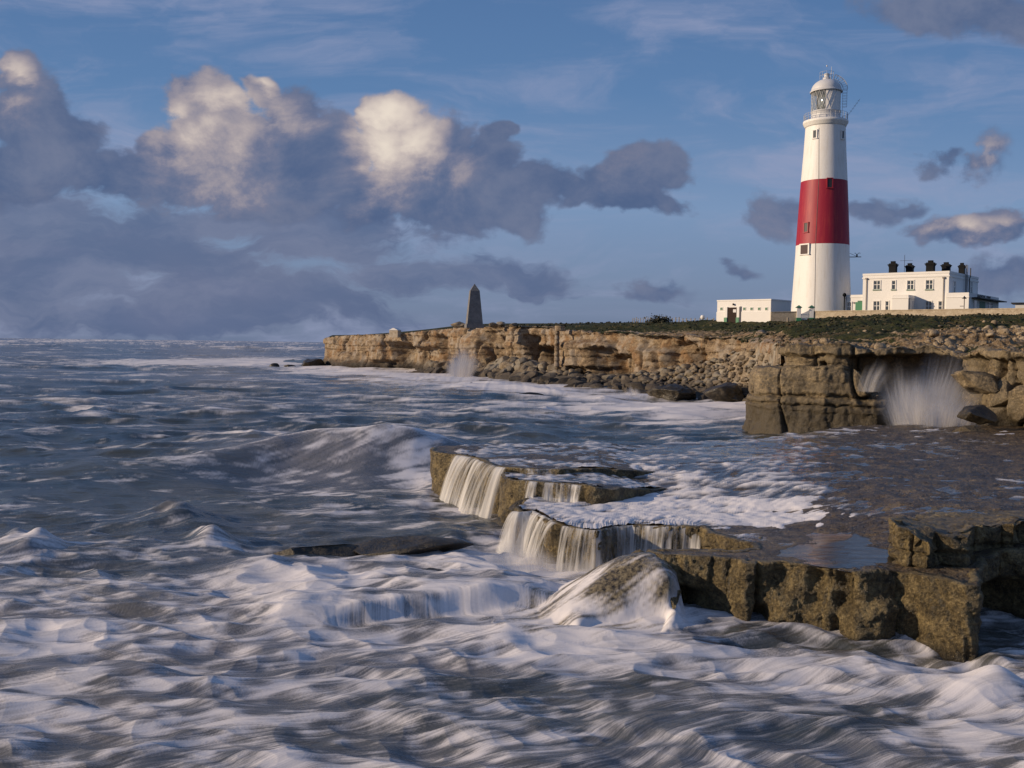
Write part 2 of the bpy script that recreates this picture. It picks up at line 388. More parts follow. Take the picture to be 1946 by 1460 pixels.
M_boulder = rock_mat('boulder_rock', (0.085, 0.06, 0.035), (0.25, 0.185, 0.11), (0.48, 0.38, 0.25), 0.8, 0.0, (1.9, 0.6), (0.020, 0.016, 0.012), 0, 0.85, 0.6, 0.08, grey=(0.42, 0.38, 0.30))
M_stonewall = rock_mat('wall_stone', (0.36, 0.28, 0.18), (0.54, 0.44, 0.31), (0.68, 0.58, 0.43), 2.0, 0.2, None, (0, 0, 0), 0, 0.9, 0.5, 0.03)

def land_mat():
    m_, B, out = new_mat('grassy_land'); P = B.new('ShaderNodeNewGeometry').outputs['Position']
    a = B.new('ShaderNodeAttribute', attribute_name='rock').outputs['Fac']
    n1 = B.noise(P, 0.22, 6, 0.65); n2 = B.noise(P, 1.6, 6, 0.7); n3 = B.noise(P, 6.0, 4, 0.7)
    g = B.ramp(B.m('ADD', B.m('MULTIPLY', n1, 0.5), B.m('MULTIPLY', n2, 0.5)), [(0.36, (0.012, 0.016, 0.006)), (0.47, (0.030, 0.038, 0.012)), (0.55, (0.060, 0.058, 0.020)), (0.64, (0.13, 0.085, 0.042))])
    r_ = B.ramp(B.m('ADD', B.m('MULTIPLY', n2, 0.6), B.m('MULTIPLY', n3, 0.4)), [(0.36, (0.05, 0.032, 0.016)), (0.5, (0.28, 0.19, 0.10)), (0.64, (0.52, 0.42, 0.29))])
    f = B.ss(B.m('ADD', a, B.m('MULTIPLY', B.m('SUBTRACT', n2, 0.5), 1.3)), 0.42, 0.58)
    c = B.mix(f, g, r_)
    nm = bump(B, B.m('ADD', n2, n3), 1.0, 0.25)
    m_.node_tree.links.new(principled(B, c, 0.9, nm, spec=0.2), out.inputs[0]); return m_
M_land = land_mat()

def water_mat(name, deep=(0.018, 0.030, 0.034), olive=(0.05, 0.05, 0.032), rough=(0.12, 0.35), foamcol=(0.80, 0.755, 0.74), ripple=1.0):
    m_, B, out = new_mat(name); P = B.new('ShaderNodeNewGeometry').outputs['Position']
    foam = B.new('ShaderNodeAttribute', attribute_name='foam').outputs['Fac']
    milk = B.new('ShaderNodeAttribute', attribute_name='milk').outputs['Fac']
    Ps = B.v('MULTIPLY', P, (0.6, 1.4, 1.0))
    n1 = B.noise(P, 0.16, 4, 0.55); n2 = B.noise(Ps, 2.3, 6, 0.62, 0.4)
    base = B.mix(B.ss(n1, 0.40, 0.62), deep, olive)
    base = B.mix(milk, base, (0.27, 0.255, 0.265))
    rk = B.new('ShaderNodeAttribute', attribute_name='bed').outputs['Fac']; rn = B.noise(P, 9.0, 6, 0.7)
    base = B.mix(rk, base, B.ramp(rn, [(0.38, (0.02, 0.016, 0.01)), (0.5, (0.12, 0.095, 0.052)), (0.64, (0.26, 0.21, 0.12))]))
    nm = bump(B, B.noise(B.v('MULTIPLY', P, (0.5, 1.6, 1.0)), 2.3, 6, 0.62, 0.4), 0.5 * ripple, 0.12)
    wp = principled(B, base, B.m('ADD', B.m('MULTIPLY', milk, rough[1]), rough[0]), nm)
    fn = bump(B, B.noise(B.v('MULTIPLY', P, (0.7, 2.4, 1.0)), 3.0, 3, 0.55, 0.5), 0.22, 0.04)
    fp = principled(B, foamcol, 0.8, fn, spec=0.2)
    ms = B.new('ShaderNodeMixShader'); B.put(ms.inputs[0], B.m('MULTIPLY', foam, 0.92)); B.put(ms.inputs[1], wp); B.put(ms.inputs[2], fp)
    m_.node_tree.links.new(ms.outputs[0], out.inputs[0]); return m_
M_sea = water_mat('sea_water')
M_pool = water_mat('pool_water', (0.02, 0.022, 0.022), (0.02, 0.022, 0.022), (0.04, 0.1), ripple=0.10)

def fall_mat():
    m_, B, out = new_mat('falling_water')
    uv = B.new('ShaderNodeUVMap', uv_map='flow').outputs[0]; s, t, _ = B.xyz(uv)
    dens = B.new('ShaderNodeAttribute', attribute_name='dens').outputs['Fac']
    n = B.noise(B.comb(B.m('MULTIPLY', s, 5.0), B.m('MULTIPLY', t, 0.45), 0), 2.0, 6, 0.62, 0.15)
    n2 = B.noise(B.comb(B.m('MULTIPLY', s, 26.0), B.m('MULTIPLY', t, 0.7), 2), 1.0, 3, 0.6)
    f = B.m('ADD', B.m('MULTIPLY', n, 0.82), B.m('MULTIPLY', n2, 0.18))
    a = B.ss(B.m('ADD', B.m('SUBTRACT', f, 0.5), B.m('MULTIPLY', B.m('SUBTRACT', dens, 0.5), 0.55)), -0.17, 0.24)
    a = B.m('MULTIPLY', a, B.ss(dens, 0.0, 0.25, 0, 1))
    a = B.m('MULTIPLY', a, 0.92)
    nm = bump(B, f, 0.6, 0.05)
    p = principled(B, (0.82, 0.80, 0.77), 0.55, nm, spec=0.3)
    tl = B.new('ShaderNodeBsdfTranslucent'); tl.inputs[0].default_value = (0.82, 0.80, 0.77, 1)
    m1 = B.new('ShaderNodeMixShader'); m1.inputs[0].default_value = 0.35; B.put(m1.inputs[1], p); B.put(m1.inputs[2], tl.outputs[0])
    tr = B.new('ShaderNodeBsdfTransparent'); m2 = B.new('ShaderNodeMixShader'); B.put(m2.inputs[0], a); B.put(m2.inputs[1], tr.outputs[0]); B.put(m2.inputs[2], m1.outputs[0])
    m_.node_tree.links.new(m2.outputs[0], out.inputs[0]); return m_
M_fall = fall_mat()

M_rubble = rock_mat('pale_rubble', (0.10, 0.072, 0.042), (0.27, 0.20, 0.12), (0.48, 0.38, 0.25), 1.2, 0.0, None, (0, 0, 0), 0, 0.9, 0.5, 0.05)

# ---------------------------------------------------------------- headland (terrain and far cliff)
def edge(px, d, py): q = at(px, py, d); return (q[0], q[1], q[2])
RIM = [(612, 238, 643), (650, 231, 639), (690, 222, 637), (740, 212, 636), (790, 205, 632), (840, 199, 627), (870, 190, 624), (915, 182, 622), (960, 176, 621), (1010, 170, 622), (1050, 165, 624),
       (1090, 158, 630), (1140, 152, 632), (1190, 147, 634), (1250, 142, 637), (1300, 137, 639), (1350, 133, 642), (1400, 126, 645), (1440, 116, 648), (1470, 103, 652), (1492, 90, 657),
       (1490, 80, 660), (1498, 71, 661), (1560, 68.2, 662), (1640, 67.2, 662), (1700, 67.2, 664), (1760, 67, 665), (1815, 65, 666), (1850, 60.5, 667), (1946, 57, 668), (2100, 54, 672), (2300, 50, 676)]
rim3 = [edge(*r) for r in RIM]
ctl = list(rim3) + [edge(*c) for c in [(700, 260, 637), (800, 250, 633), (870, 215, 619), (900, 210, 617), (970, 205, 617), (1060, 190, 615.5), (1200, 180, 613), (1300, 172, 612.5), (1300, 150, 622), (1200, 160, 622), (1100, 168, 621),
     (1360, 152, 611), (1420, 148, 611.5), (1500, 146, 611.5), (1600, 146, 610), (1700, 144, 608.5), (1850, 140, 607), (1946, 136, 606.5), (2150, 130, 605), (2400, 120, 604), (1450, 130, 622), (1500, 115, 628), (1500, 95, 645), (1600, 110, 622), (1600, 86, 642),
     (1700, 100, 625), (1700, 82, 643), (1800, 100, 620), (1800, 80, 640), (1900, 90, 620), (1946, 74, 634), (2150, 70, 635), (1400, 138, 630)]]
for px, py in ((1420, 611), (1650, 608), (1900, 606)): q = at(px, py, 180); ctl.append((q[0], q[1], at(px, py, 148)[2]))
ctl.append((0, 330, 9.5)); ctl.append((200, 330, 11.5)); ctl.append((-60, 300, 8.3))
landf0 = TPS(ctl, 0.3)
poly_land = [(r[0], r[1]) for r in rim3] + [(260, 40), (320, 420), tuple(at(645, 630, 420)[:2]), tuple(at(622, 630, 250)[:2])]
path_land = [(r[0], r[1]) for r in rim3]
def land_z(X, Y):
    z = landf0(X, Y)
    px, py = proj(X, Y, z)
    rough = sst(px, 1380, 1500) * sst(Y, 150, 120) * 0.9 + 0.15 * sst(Y, 175, 140)
    z = z + 0.5 * sst(Y, 178, 150) * fbm2(X / 2.2, Y / 2.2, 4, 14, .6) + rough * (0.45 * fbm2(X / 3.0, Y / 3.0, 4, 5) - 0.3 * np.abs(noise2(X / 7, Y / 7, 9))) 
    return z
def build_land():
    D = np.r_[np.linspace(48, 110, 420), np.linspace(110.2, 190, 330), np.linspace(191, 330, 70)]
    X, Y = polar(-0.21, 0.75, 1150, D)
    Z = land_z(X, Y); px, py = proj(X, Y, Z)
    m = inside(poly_land, X, Y)
    dr = seg_dist(path_land, X, Y)
    rock = sst(dr, 5, 0.5) * (0.20 + 0.45 * sst(px, 1430, 1500)) + 0.12 + .25 * fbm2(X / 6, Y / 6, 3, 15)
    for bx, by, rx, ry, a in [(1830, 640, 130, 16, .75), (1930, 635, 60, 25, .6), (1700, 654, 150, 5, .5), (1560, 655, 60, 4, .5), (1720, 644, 200, 3, .5), (1640, 632, 160, 2.5, .4), (1800, 626, 120, 2.5, .4), (1330, 632, 120, 8, .4), (960, 622, 80, 4, .3), (1470, 640, 22, 18, .35),
                              (1560, 625, 160, 12, -.35), (1800, 612, 250, 8, -.3), (1250, 618, 160, 7, -.5), (1940, 612, 60, 8, -.3)]:
        rock = rock + a * np.exp(-((px - bx) / rx) ** 2 - ((py - by) / ry) ** 2)
    Z = Z + np.clip(rock, 0, 1) * sst(Y, 130, 100) * (0.45 * fbm2(X / .9, Y / .9, 4, 8, .6) - .35 * np.abs(noise2(X / 1.6, Y / 1.6, 18)))
    o = grid_obj('headland', X, Y, Z, M_land, m, {'rock': np.clip(rock, 0, 1)})
    tag(o, kind='structure')
build_land()

def dents(defs, path, s_of):
    """hollows given by photo column, height range, half width and depth"""
    us = np.array([q[0] / q[1] for q in path]); 
    out = []
    for px, z0, z1, w, dep in defs:
        u = ray(px, 700)[0] / ray(px, 700)[1]
        i = int(np.argmin(np.abs(us - u))); out.append((s_of[i], z0, z1, w, dep))
    return out
def band(z, P, th, seed, amp):
    k = z / th + 0.35 * noise3(P[0] / 14, P[1] / 14, P[2] / 50, seed)
    i = np.floor(k); f = k - i
    a = _h(i.astype(np.int64) & 0xffff, np.zeros_like(i, np.int64), np.zeros_like(i, np.int64), seed)
    b = _h((i.astype(np.int64) + 1) & 0xffff, np.zeros_like(i, np.int64), np.zeros_like(i, np.int64), seed)
    return amp * (a + (b - a) * sst(f, 0.86, 1.0)) - 0.35 * amp * np.exp(-((f - 0.96) / 0.05) ** 2)

fp, fs = resample([(r[0], r[1]) for r in rim3[:22]], 0.22)
far_dents = dents([(752, -1, 6.5, 4.5, 6), (720, -1, 2.4, 3, 2.5), (800, -1, 5.5, 3.5, 3), (845, 1, 8, 3, 2.5), (935, 2, 9, 2.5, 2), (1005, 2, 8, 2.0, 2), (1035, 0, 6, 4, 4), (1140, 0, 6, 2.0, 2.5), (1165, -1, 5, 2.5, 3),
                   (1290, 3, 7, 3.0, 2.5), (1310, 3, 6, 2, 2), (1400, 3, 7.6, 2, 2.0), (1478, 3, 8, 1.6, 3.0), (660, 0, 4, 6, -1.5), (900, 3, 8, 5, -1.5), (1100, 3, 7, 6, -1.8), (1240, 2, 6, 5, -1.2)], fp, fs)
def disp_far(s, z, P):
    o = band(z, P, 1.15, 11, 0.42) + 1.7 * fbm3(P, 9, 2, 21, sq=(1, 1, .5)) + 0.9 * fbm3(P, 2.6, 4, 31, 0.6, sq=(1, 1, .7))
    c = noise2(s / 3.2, z / 14, 41); o = o - 0.9 * np.exp(-(c / 0.07) ** 2)
    o = o - 0.35 * np.abs(fbm3(P, 1.1, 3, 51))
    for s0, z0, z1, w, dep in far_dents:
        wz = sst(z, z0 - .4, z0 + .4) * sst(z, z1 + .5, z1 - .5)
        o = o - dep * wz * np.exp(-np.abs((s - s0) / w) ** 3)
    return o + 0.9 * sst(z, 3.2, -0.5)
wf = wall('cliff', rim3[:22], land_z, -0.8, 0.22, 0.17, disp_far, M_far, rim=1.5, jag=0.25, topf=land_z)
tag(wf, kind='structure')

# nearer cliff on the right, with the sea-cut alcoves
mid_path = rim3[21:]
mp, ms_ = resample([(r[0], r[1]) for r in mid_path], 0.10)
mid_dents = dents([(1664, 2.6, 6.0, 1.35, 2.6), (1745, 2.0, 6.1, 1.7, 3.0), (1800, 3.2, 6.0, 1.4, 2.6), (1845, 3.9, 6.1, 1.0, 1.6), (1590, 3.2, 4.3, 1.0, 0.8), (1560, 2.9, 5.5, 0.22, 0.8), (1636, 1.2, 3.0, 0.5, 0.9), (1520, 3.2, 3.9, 1.2, 0.5), (1900, 2, 5.9, 0.3, 0.8), (1930, 2, 4.5, 0.25, 0.8)], mp, ms_)
def disp_mid(s, z, P):
    o = band(z, P, 1.3, 61, 0.16) + 0.75 * fbm3(P, 3.4, 2, 71, sq=(1, 1, .4)) + 0.42 * fbm3(P, 1.1, 4, 81, 0.6, sq=(1, 1, .6))
    for zc, dd in ((3.15, .38), (4.35, .30), (2.75, .2), (5.35, .15)):
        zz = zc + 0.08 * noise2(s / 1.4, z * 0, 5)
        o = o - dd * np.exp(-((z - zz) / 0.07) ** 2) * (0.5 + 0.5 * noise2(s / 3, z * 0 + zc, 6))
    c = noise2(s / 1.9, z / 6, 91); o = o - 0.55 * np.exp(-(c / 0.05) ** 2)
    for s0, z0, z1, w, dep in mid_dents:
        wz = sst(z, z0 - .5, z0 + .5) * sst(z, z1 + .12, z1 - .12)
        o = o - dep * wz * np.exp(-np.abs((s - s0) / w) ** 4)
    return o + 0.45 * sst(z, 5.9, 6.1) + 0.35 * sst(z, 2.2, 0.2) - 0.1
wm = wall('near_cliff', mid_path, land_z, -0.5, 0.09, 0.075, disp_mid, M_mid, rim=1.0, jag=0.15, topf=land_z)
tag(wm, kind='structure')
# buttress in front of its left end, about five metres high
bt = [edge(1500, 75, 700)[:2], edge(1470, 76, 700)[:2], edge(1436, 75.5, 700)[:2], edge(1424, 73.5, 700)[:2], edge(1432, 71, 700)[:2], edge(1470, 68.9, 700)[:2], edge(1540, 67.6, 700)[:2], edge(1610, 66.8, 700)[:2], edge(1680, 66.3, 700)[:2], edge(1712, 67.0, 700)[:2], edge(1722, 68.5, 700)[:2]]
def bt_top(X, Y):
    return np.interp(CX + F * X / Y, [1420, 1484, 1500, 1600, 1634, 1652, 1700, 1720], [5.05, 5.05, 5.25, 5.3, 4.9, 3.5, 3.2, 2.9])
def disp_bt(s, z, P):
    c = noise2(s / 2.3, z / 5, 93)
    return 0.65 * fbm3(P, 2.2, 5, 101, 0.62, sq=(1, 1, .6)) + 0.35 * sst(z, 1.4, 0.2) + band(z, P, 1.0, 61, 0.14) - 0.4 * np.exp(-((z - 3.15 - .1 * noise2(s / 1.2, z * 0, 7)) / 0.1) ** 2) - 0.3 * np.exp(-((z - 2.6) / 0.07) ** 2) - 0.15 * sst(z, 4.2, 5.2) - 0.6 * np.exp(-(c / .05) ** 2)
wb = wall('cliff_buttress', bt, bt_top, -0.6, 0.09, 0.08, disp_bt, M_mid, rim=2.2, jag=0.12, topf=bt_top)
tag(wb, kind='structure')

# ---------------------------------------------------------------- the flat sea ledge
Lc = [(985, 973, 1.3), (1022, 977, 1.3), (1062, 997, 1.3), (1133, 1008, 1.3), (1201, 1000, 1.32), (1262, 1002, 1.35), (1340, 1001, 1.4), (1010, 955, 1.3), (1050, 948, 1.3), (1124, 936, 1.3), (1250, 940, 1.38),
      (1400, 960, 1.45), (1500, 980, 1.5), (1560, 1000, 1.55), (1254, 1055, 1.55), (1392, 1059, 1.58), (1526, 1074, 1.56), (1672, 1084, 1.6), (1764, 1092, 1.6), (1852, 1106, 1.55), (1600, 1020, 1.5), (1620, 1050, 1.5), (1500, 1030, 1.54), (1560, 1045, 1.5),
      (1350, 930, 1.6), (1500, 930, 1.8), (1600, 960, 1.85), (1700, 985, 1.95), (1800, 985, 2.1), (1900, 980, 2.1), (1700, 920, 2.0), (1900, 920, 2.05), (1300, 890, 1.9), (1500, 870, 2.0), (1800, 860, 2.0), (1600, 838, 2.0), (1300, 850, 1.9), (1100, 910, 1.6), (1000, 880, 1.5), (900, 860, 1.4), (2100, 990, 2.1), (2100, 900, 2.0), (2100, 1100, 1.8)]
lcw = [tuple(G(*c)) for c in Lc]
lt_ = TPS(lcw, 0.5)
def base_top(X, Y): return np.clip(lt_(X, Y), 1.15, 2.2)
def rock_n(X, Y, px=None, py=None):
    return 0.055 * fbm2(X / 0.8, Y / 0.8, 5, 111, 0.68) - 0.05 * np.abs(noise2(X / 1.7, Y / 1.7, 115)) + 0.03
def ledge_top(X, Y): 
    return base_top(X, Y) + rock_n(X, Y) * (1 + 0.9 * sst(X / Y, 0.27, 0.36))
def P2(px, py, z): q = G(px, py, z); return (q[0], q[1])
cedge = [(1002, 952, 1.3), (982, 966, 1.3), (992, 973, 1.3), (1012, 972, 1.3), (1030, 980, 1.3), (1048, 989, 1.3), (1056, 996, 1.3), (1072, 1000, 1.3), (1090, 1005, 1.3), (1133, 1010, 1.3), (1165, 1002, 1.32), (1201, 1000, 1.32), (1262, 1002, 1.35), (1335, 1001, 1.4), (1350, 1012, 1.45), (1382, 1022, 1.5), (1420, 1034, 1.5), (1440, 1044, 1.53),
         (1400, 1047, 1.56), (1340, 1046, 1.55), (1280, 1046, 1.52), (1230, 1047, 1.5), (1226, 1050, 1.5), (1252, 1056, 1.55), (1300, 1058, 1.56), (1392, 1060, 1.58), (1420, 1070, 1.58), (1450, 1069, 1.58), (1526, 1075, 1.57), (1583, 1081, 1.6), (1625, 1089, 1.6), (1668, 1086, 1.6), (1700, 1083, 1.6), (1764, 1095, 1.6), (1835, 1112, 1.56), (1856, 1113, 1.55)]
cp = [P2(*c) for c in cedge] + [at(1862, 1100, 22.3)[:2], at(1885, 1100, 23.0)[:2], at(1930, 1100, 22.9)[:2], at(2000, 1100, 22.7)[:2], at(2200, 1100, 22.4)[:2], at(2700, 1100, 22.0)[:2]]
aedge = [(828, 851, 2.05), (822, 855, 2.05), (830, 859, 2.05), (850, 862, 2.05), (874, 864, 2.05), (902, 870, 2.05), (930, 882, 2.05), (950, 887, 2.05), (973, 889, 2.05), (1016, 892, 2.05), (1056, 893, 2.05), (1096, 892, 2.03), (1179, 893, 1.98), (1235, 897, 1.85), (1310, 897, 1.75)]
bedge = [(955, 896, 1.87), (950, 904, 1.87), (958, 910, 1.87), (975, 913, 1.87), (994, 915, 1.87), (1028, 918, 1.86), (1062, 920, 1.85), (1090, 922, 1.84), (1108, 924, 1.83), (1127, 928, 1.80), (1165, 931, 1.72), (1215, 929, 1.65), (1270, 922, 1.6), (1330, 912, 1.6)]
ap = [P2(*c) for c in aedge]; bp = [P2(*c) for c in bedge]
poly_c = cp + [(60, 30), (60, 62), (-1.0, 56), (1.5, 44)]
poly_c_in = poly_c
far_l = P2(835, 850, 2.0)
# rear edge of the ledge, facing the bay
rear = [P2(826, 851, 2.0), P2(900, 848, 2.0), P2(1050, 845, 2.0), P2(1200, 842, 2.0), P2(1350, 838, 2.0), P2(1420, 834, 2.0), P2(1460, 832, 2.0)]
poly_a = ap + [P2(1400, 880, 1.9), (25, 55), (14, 52)] + [tuple(r) for r in rear[::-1]]
poly_b = bp + [P2(1300, 898, 1.6), P2(1230, 890, 1.8), P2(1100, 880, 1.9)]
poly_c = cp + [(60, 30), (70, 66), (20, 58)] + [tuple(r) for r in rear[::-1]] + [P2(880, 890, 1.3), P2(970, 930, 1.3)]
def a_top(X, Y):
    px, py = proj(X, Y, 2.0 + 0 * X)
    return 2.05 - 0.45 * sst(px, 1120, 1330) * sst(px, 1900, 1500) + rock_n(X, Y) * 0.9
def b_top(X, Y):
    px, py = proj(X, Y, 1.85 + 0 * X)
    return 1.87 - 0.40 * sst(px, 1090, 1300) + rock_n(X, Y) * 0.8
def water_level(X, Y):
    """surface of the sheet of water that runs over the ledge, relative to its smooth top"""
    px, py = proj(X, Y, base_top(X, Y))
    w = -0.035 + 0 * X
    w = w + 0.085 * sst(px, 1700, 1480) * sst(py, 1012, 996)
    w = w + (-0.012 + .04 * fbm2(X / 3, Y / 2, 3, 119)) * sst(px + 2.2 * (py - 900), 1560, 1680)
    for bx, by, rx, ry, a in [(1600, 1045, 110, 34, .16), (1750, 940, 250, 60, .035), (1870, 985, 110, 14, .09), (1300, 1053, 90, 5, .03), (1180, 933, 75, 6, -.06), (1300, 930, 60, 5, -.05), (1040, 960, 35, 6, -.05), (1480, 895, 150, 8, -.03), (1560, 990, 60, 12, -.02), (1700, 845, 220, 10, .05), (1450, 1045, 60, 14, -.02)]:
        w = w + a * np.exp(-((px - bx) / rx) ** 2 - ((py - by) / ry) ** 2)
    return w

def build_ledge():
    D = F * 4.9 / np.arange(470, 128, -0.75); D = D[D < 66]
    X, Y = polar(-0.10, 0.84, 1420, D)
    Z = ledge_top(X, Y)
    o = grid_obj('rock_ledge', X, Y, Z, M_algae, inside(poly_c, X, Y)); tag(o, kind='structure')
    D2 = F * 4.5 / np.arange(262, 165, -0.6); X, Y = polar(-0.10, 0.34, 760, D2)
    o = grid_obj('upper_rock_ledge', X, Y, a_top(X, Y), M_algae, inside(poly_a, X, Y)); tag(o, kind='structure')
    o = grid_obj('middle_rock_ledge', X, Y, b_top(X, Y), M_algae, inside(poly_b, X, Y)); tag(o, kind='structure')
build_ledge()
cpd, cps = resample(cp, 0.04, False)
cd = []
for px, z0, z1, w, dep in [(1064, -1, 1.1, .22, .55), (1110, 0, 1.1, .25, .2), (1262, -1, 0.75, .9, .9), (1340, -1, 0.32, 1.0, .7), (1920, -1, 1.1, 1.2, .9), (1445, -1, 0.5, .16, .6), (1440, -1, 1.5, .05, .3), (1552, .7, 1.5, .20, .22), (1605, .75, 1.5, .30, .42), (1590, -.5, .8, .08, .16), (1560, 1.1, 1.5, .5, .15), (1745, .2, .9, .12, .12), (1480, .9, 1.5, .3, .12), (1500, .2, 1.0, .5, -.18), (1670, -.5, .9, .6, -.25), (1395, .3, 1.3, .4, -.15)]:
    d_ = [(abs(p[0] / p[1] - ray(px, 1080)[0] / ray(px, 1080)[1]) + (0 if p[1] < 25 or px < 1120 else 9), i) for i, p in enumerate(cpd)]
    cd.append((cps[min(d_)[1]], z0, z1, w, dep))
def disp_c(s, z, P):
    o = 0.17 * fbm3(P, 0.95, 3, 121, 0.6, sq=(1, 1, .9)) + 0.11 * fbm3(P, 0.3, 4, 131, 0.62) + 0.035 * fbm3(P, 0.07, 2, 135)
    c = noise2(s / 0.7, z / 3, 141); o = o - 0.07 * np.exp(-(c / 0.05) ** 2) + .10 * fbm3(P, 2.2, 2, 127) + band(z, P, .34, 128, .025)
    for s0, z0, z1, w, dep in cd:
        wz = sst(z, z0 - .15, z0 + .15) * sst(z, z1 + .25, z1 - .15)
        o = o - dep * wz * np.exp(-np.abs((s - s0) / w) ** 2.5)
    return o + 0.06
w1 = wall('ledge_face', cp, base_top, -0.7, 0.035, 0.035, disp_c, M_ledge, rim=0.35, jag=0.03, topf=ledge_top, smooth=False)
def disp_a(s, z, P):
    o = 0.20 * fbm3(P, 1.1, 3, 151, 0.55, sq=(1, 1, .5)) + 0.10 * fbm3(P, 0.35, 4, 161, 0.6)
    return o + 0.25 * sst(z, 0.8, 0.0) * (0.6 + noise2(s / 1.2, z * 0, 5)) + 0.05
w2 = wall('upper_ledge_face', ap, a_top, -0.6, 0.05, 0.045, disp_a, M_ledge, rim=0.4, jag=0.03, topf=a_top)
w3 = wall('middle_ledge_face', bp, b_top, -0.6, 0.05, 0.045, disp_a, M_ledge, rim=0.4, jag=0.03, topf=b_top)
w4 = wall('ledge_rear_face', [(r[0], r[1]) for r in rear], lambda X, Y: a_top(X, Y) - .05, -0.6, 0.12, 0.12, disp_a, M_ledge, rim=0.4, side=-1)
for o in (w1, w2, w3, w4): tag(o, kind='structure')
# raised block at the right of the foreground
nb = [at(1760, 1040, 26.5)[:2], at(1712, 1040, 25.0)[:2], at(1694, 1040, 23.4)[:2], at(1690, 1060, 22.6)[:2], at(1706, 1060, 22.25)[:2], at(1735, 1060, 22.0)[:2], at(1766, 1075, 21.7)[:2], at(1775, 1075, 22.3)[:2], at(1810, 1075, 22.1)[:2], at(1838, 1090, 22.1)[:2], at(1848, 1090, 22.9)[:2], at(1900, 1090, 23.3)[:2], at(1925, 1090, 23.0)[:2], at(1990, 1090, 23.8)[:2], at(2200, 1090, 23.8)[:2], at(2700, 1090, 23.6)[:2]]
nbt = TPS([(*at(1706, 1060, 22.3)[:2], 2.52), (*at(1695, 1060, 23.2)[:2], 2.50), (*at(1735, 1060, 22.2)[:2], 2.46), (*at(1766, 1060, 21.9)[:2], 2.25), (*at(1780, 1060, 22.6)[:2], 2.36), (*at(1838, 1060, 22.3)[:2], 2.32), (*at(1850, 1060, 23.0)[:2], 2.40), (*at(1946, 1060, 23.8)[:2], 2.48), (*at(1760, 1060, 26.5)[:2], 2.15), (*at(1900, 1060, 27)[:2], 2.12), (*at(2200, 1060, 24)[:2], 2.45), (*at(2200, 1060, 28)[:2], 2.15), (*at(1720, 1060, 24.8)[:2], 2.2)], 0.02)
def nb_top(X, Y): return nbt(X, Y) + 0.10 * fbm2(X / 0.5, Y / 0.5, 4, 171, 0.6)
def disp_n(s, z, P):
    o = 0.26 * fbm3(P, 0.7, 3, 181, 0.6, sq=(1, 1, .6)) + 0.13 * fbm3(P, 0.25, 4, 191, 0.62)
    c = noise2(s / 0.5, z / 2, 201); o = o - 0.2 * np.exp(-(c / 0.08) ** 2)
    return o - 0.16 * np.exp(-((z - 1.62) / 0.05) ** 2) - 0.10 * np.exp(-((z - 1.95) / 0.04) ** 2) + 0.02
wn = wall('rock_block', nb, nb_top, 1.2, 0.03, 0.03, disp_n, M_ledge, rim=0.35, jag=0.05, topf=nb_top, smooth=False)
D = np.arange(21, 29, 0.035); X, Y = polar(0.36, 0.90, 560, D)
wn2 = grid_obj('rock_block_top', X, Y, nb_top(X, Y), M_ledge, inside(nb + [at(2700, 1060, 29)[:2], at(1760, 1060, 28)[:2]], X, Y))
join([wn, wn2], 'rock_block')['kind'] = 'structure'

# ---------------------------------------------------------------- the sea
def lic(vx, vy, X, Y, noise, n=20, st=0.8):
    """smear a noise field along a flow (world directions) on the grid X, Y"""
    gy = np.gradient(Y[:, 0]); N, M = X.shape
    du = (X[:, 1] - X[:, 0]) / Y[:, 0]; du = du[0]
    dj = (vx / Y - X * vy / Y ** 2) / du; di = vy / gy[:, None]
    l = np.maximum(np.maximum(np.abs(dj), np.abs(di)), 1e-6); dj = (dj / l * st).astype(np.float32); di = (di / l * st).astype(np.float32)
    acc = noise.astype(np.float32).copy(); I0, J0 = np.meshgrid(np.arange(N, dtype=np.float32), np.arange(M, dtype=np.float32), indexing='ij')
    wsum = 1.0; flat = noise.astype(np.float32).ravel(); dif = di.ravel(); djf = dj.ravel()
    for sg in (1, -1):
        I = I0.ravel().copy(); J = J0.ravel().copy()
        for k in range(n):
            idx = np.clip(I + .5, 0, N - 1).astype(np.int32) * M + np.clip(J + .5, 0, M - 1).astype(np.int32)
            I += sg * dif[idx]; J += sg * djf[idx]
            idx = np.clip(I + .5, 0, N - 1).astype(np.int32) * M + np.clip(J + .5, 0, M - 1).astype(np.int32)
            w = 0.5 + 0.5 * math.cos(math.pi * (k + 1) / (n + 1)); acc += w * flat[idx].reshape(N, M)
            if sg == 1: wsum += 2 * w
    return acc / wsum
def norm(t): 
    t = t - t.mean(); return t / (t.std() + 1e-9)
def flow_field(X, Y, px, py):
    s = 1.6 + 0 * X
    e = 0.25
    def pot(x, y): return 1.05 * fbm2(x / 4.5, y / 2.6, 2, 301) + 0.30 * fbm2(x / 1.5, y / 0.9, 2, 305)
    cx = (pot(X, Y + e) - pot(X, Y - e)) / (2 * e); cy = -(pot(X + e, Y) - pot(X - e, Y)) / (2 * e)
    vx = 1.0 + 0.6 * cx; vy = 0.42 + 0.8 * cy
    return vx, vy
ramp_pts = [(1212, 1049, 1.50), (1250, 1056, 1.50), (1160, 1070, .98), (1116, 1094, .42), (1270, 1100, 1.16), (1288, 1140, .85), (1262, 1185, .26), (1180, 1140, .70), (1100, 1190, .30), (1180, 1205, .20), (1230, 1228, -.10), (1160, 1232, -.18), (1060, 1225, -.12), (1020, 1150, .16), (960, 1190, 0.0), (1060, 1120, .28), (1330, 1120, 1.2), (1325, 1195, .1), (1200, 1010, .9), (1100, 1050, .4), (1000, 1240, -.15), (1120, 1255, -.3)]
rampf = TPS([tuple(G(*c)) for c in ramp_pts], 0.02)
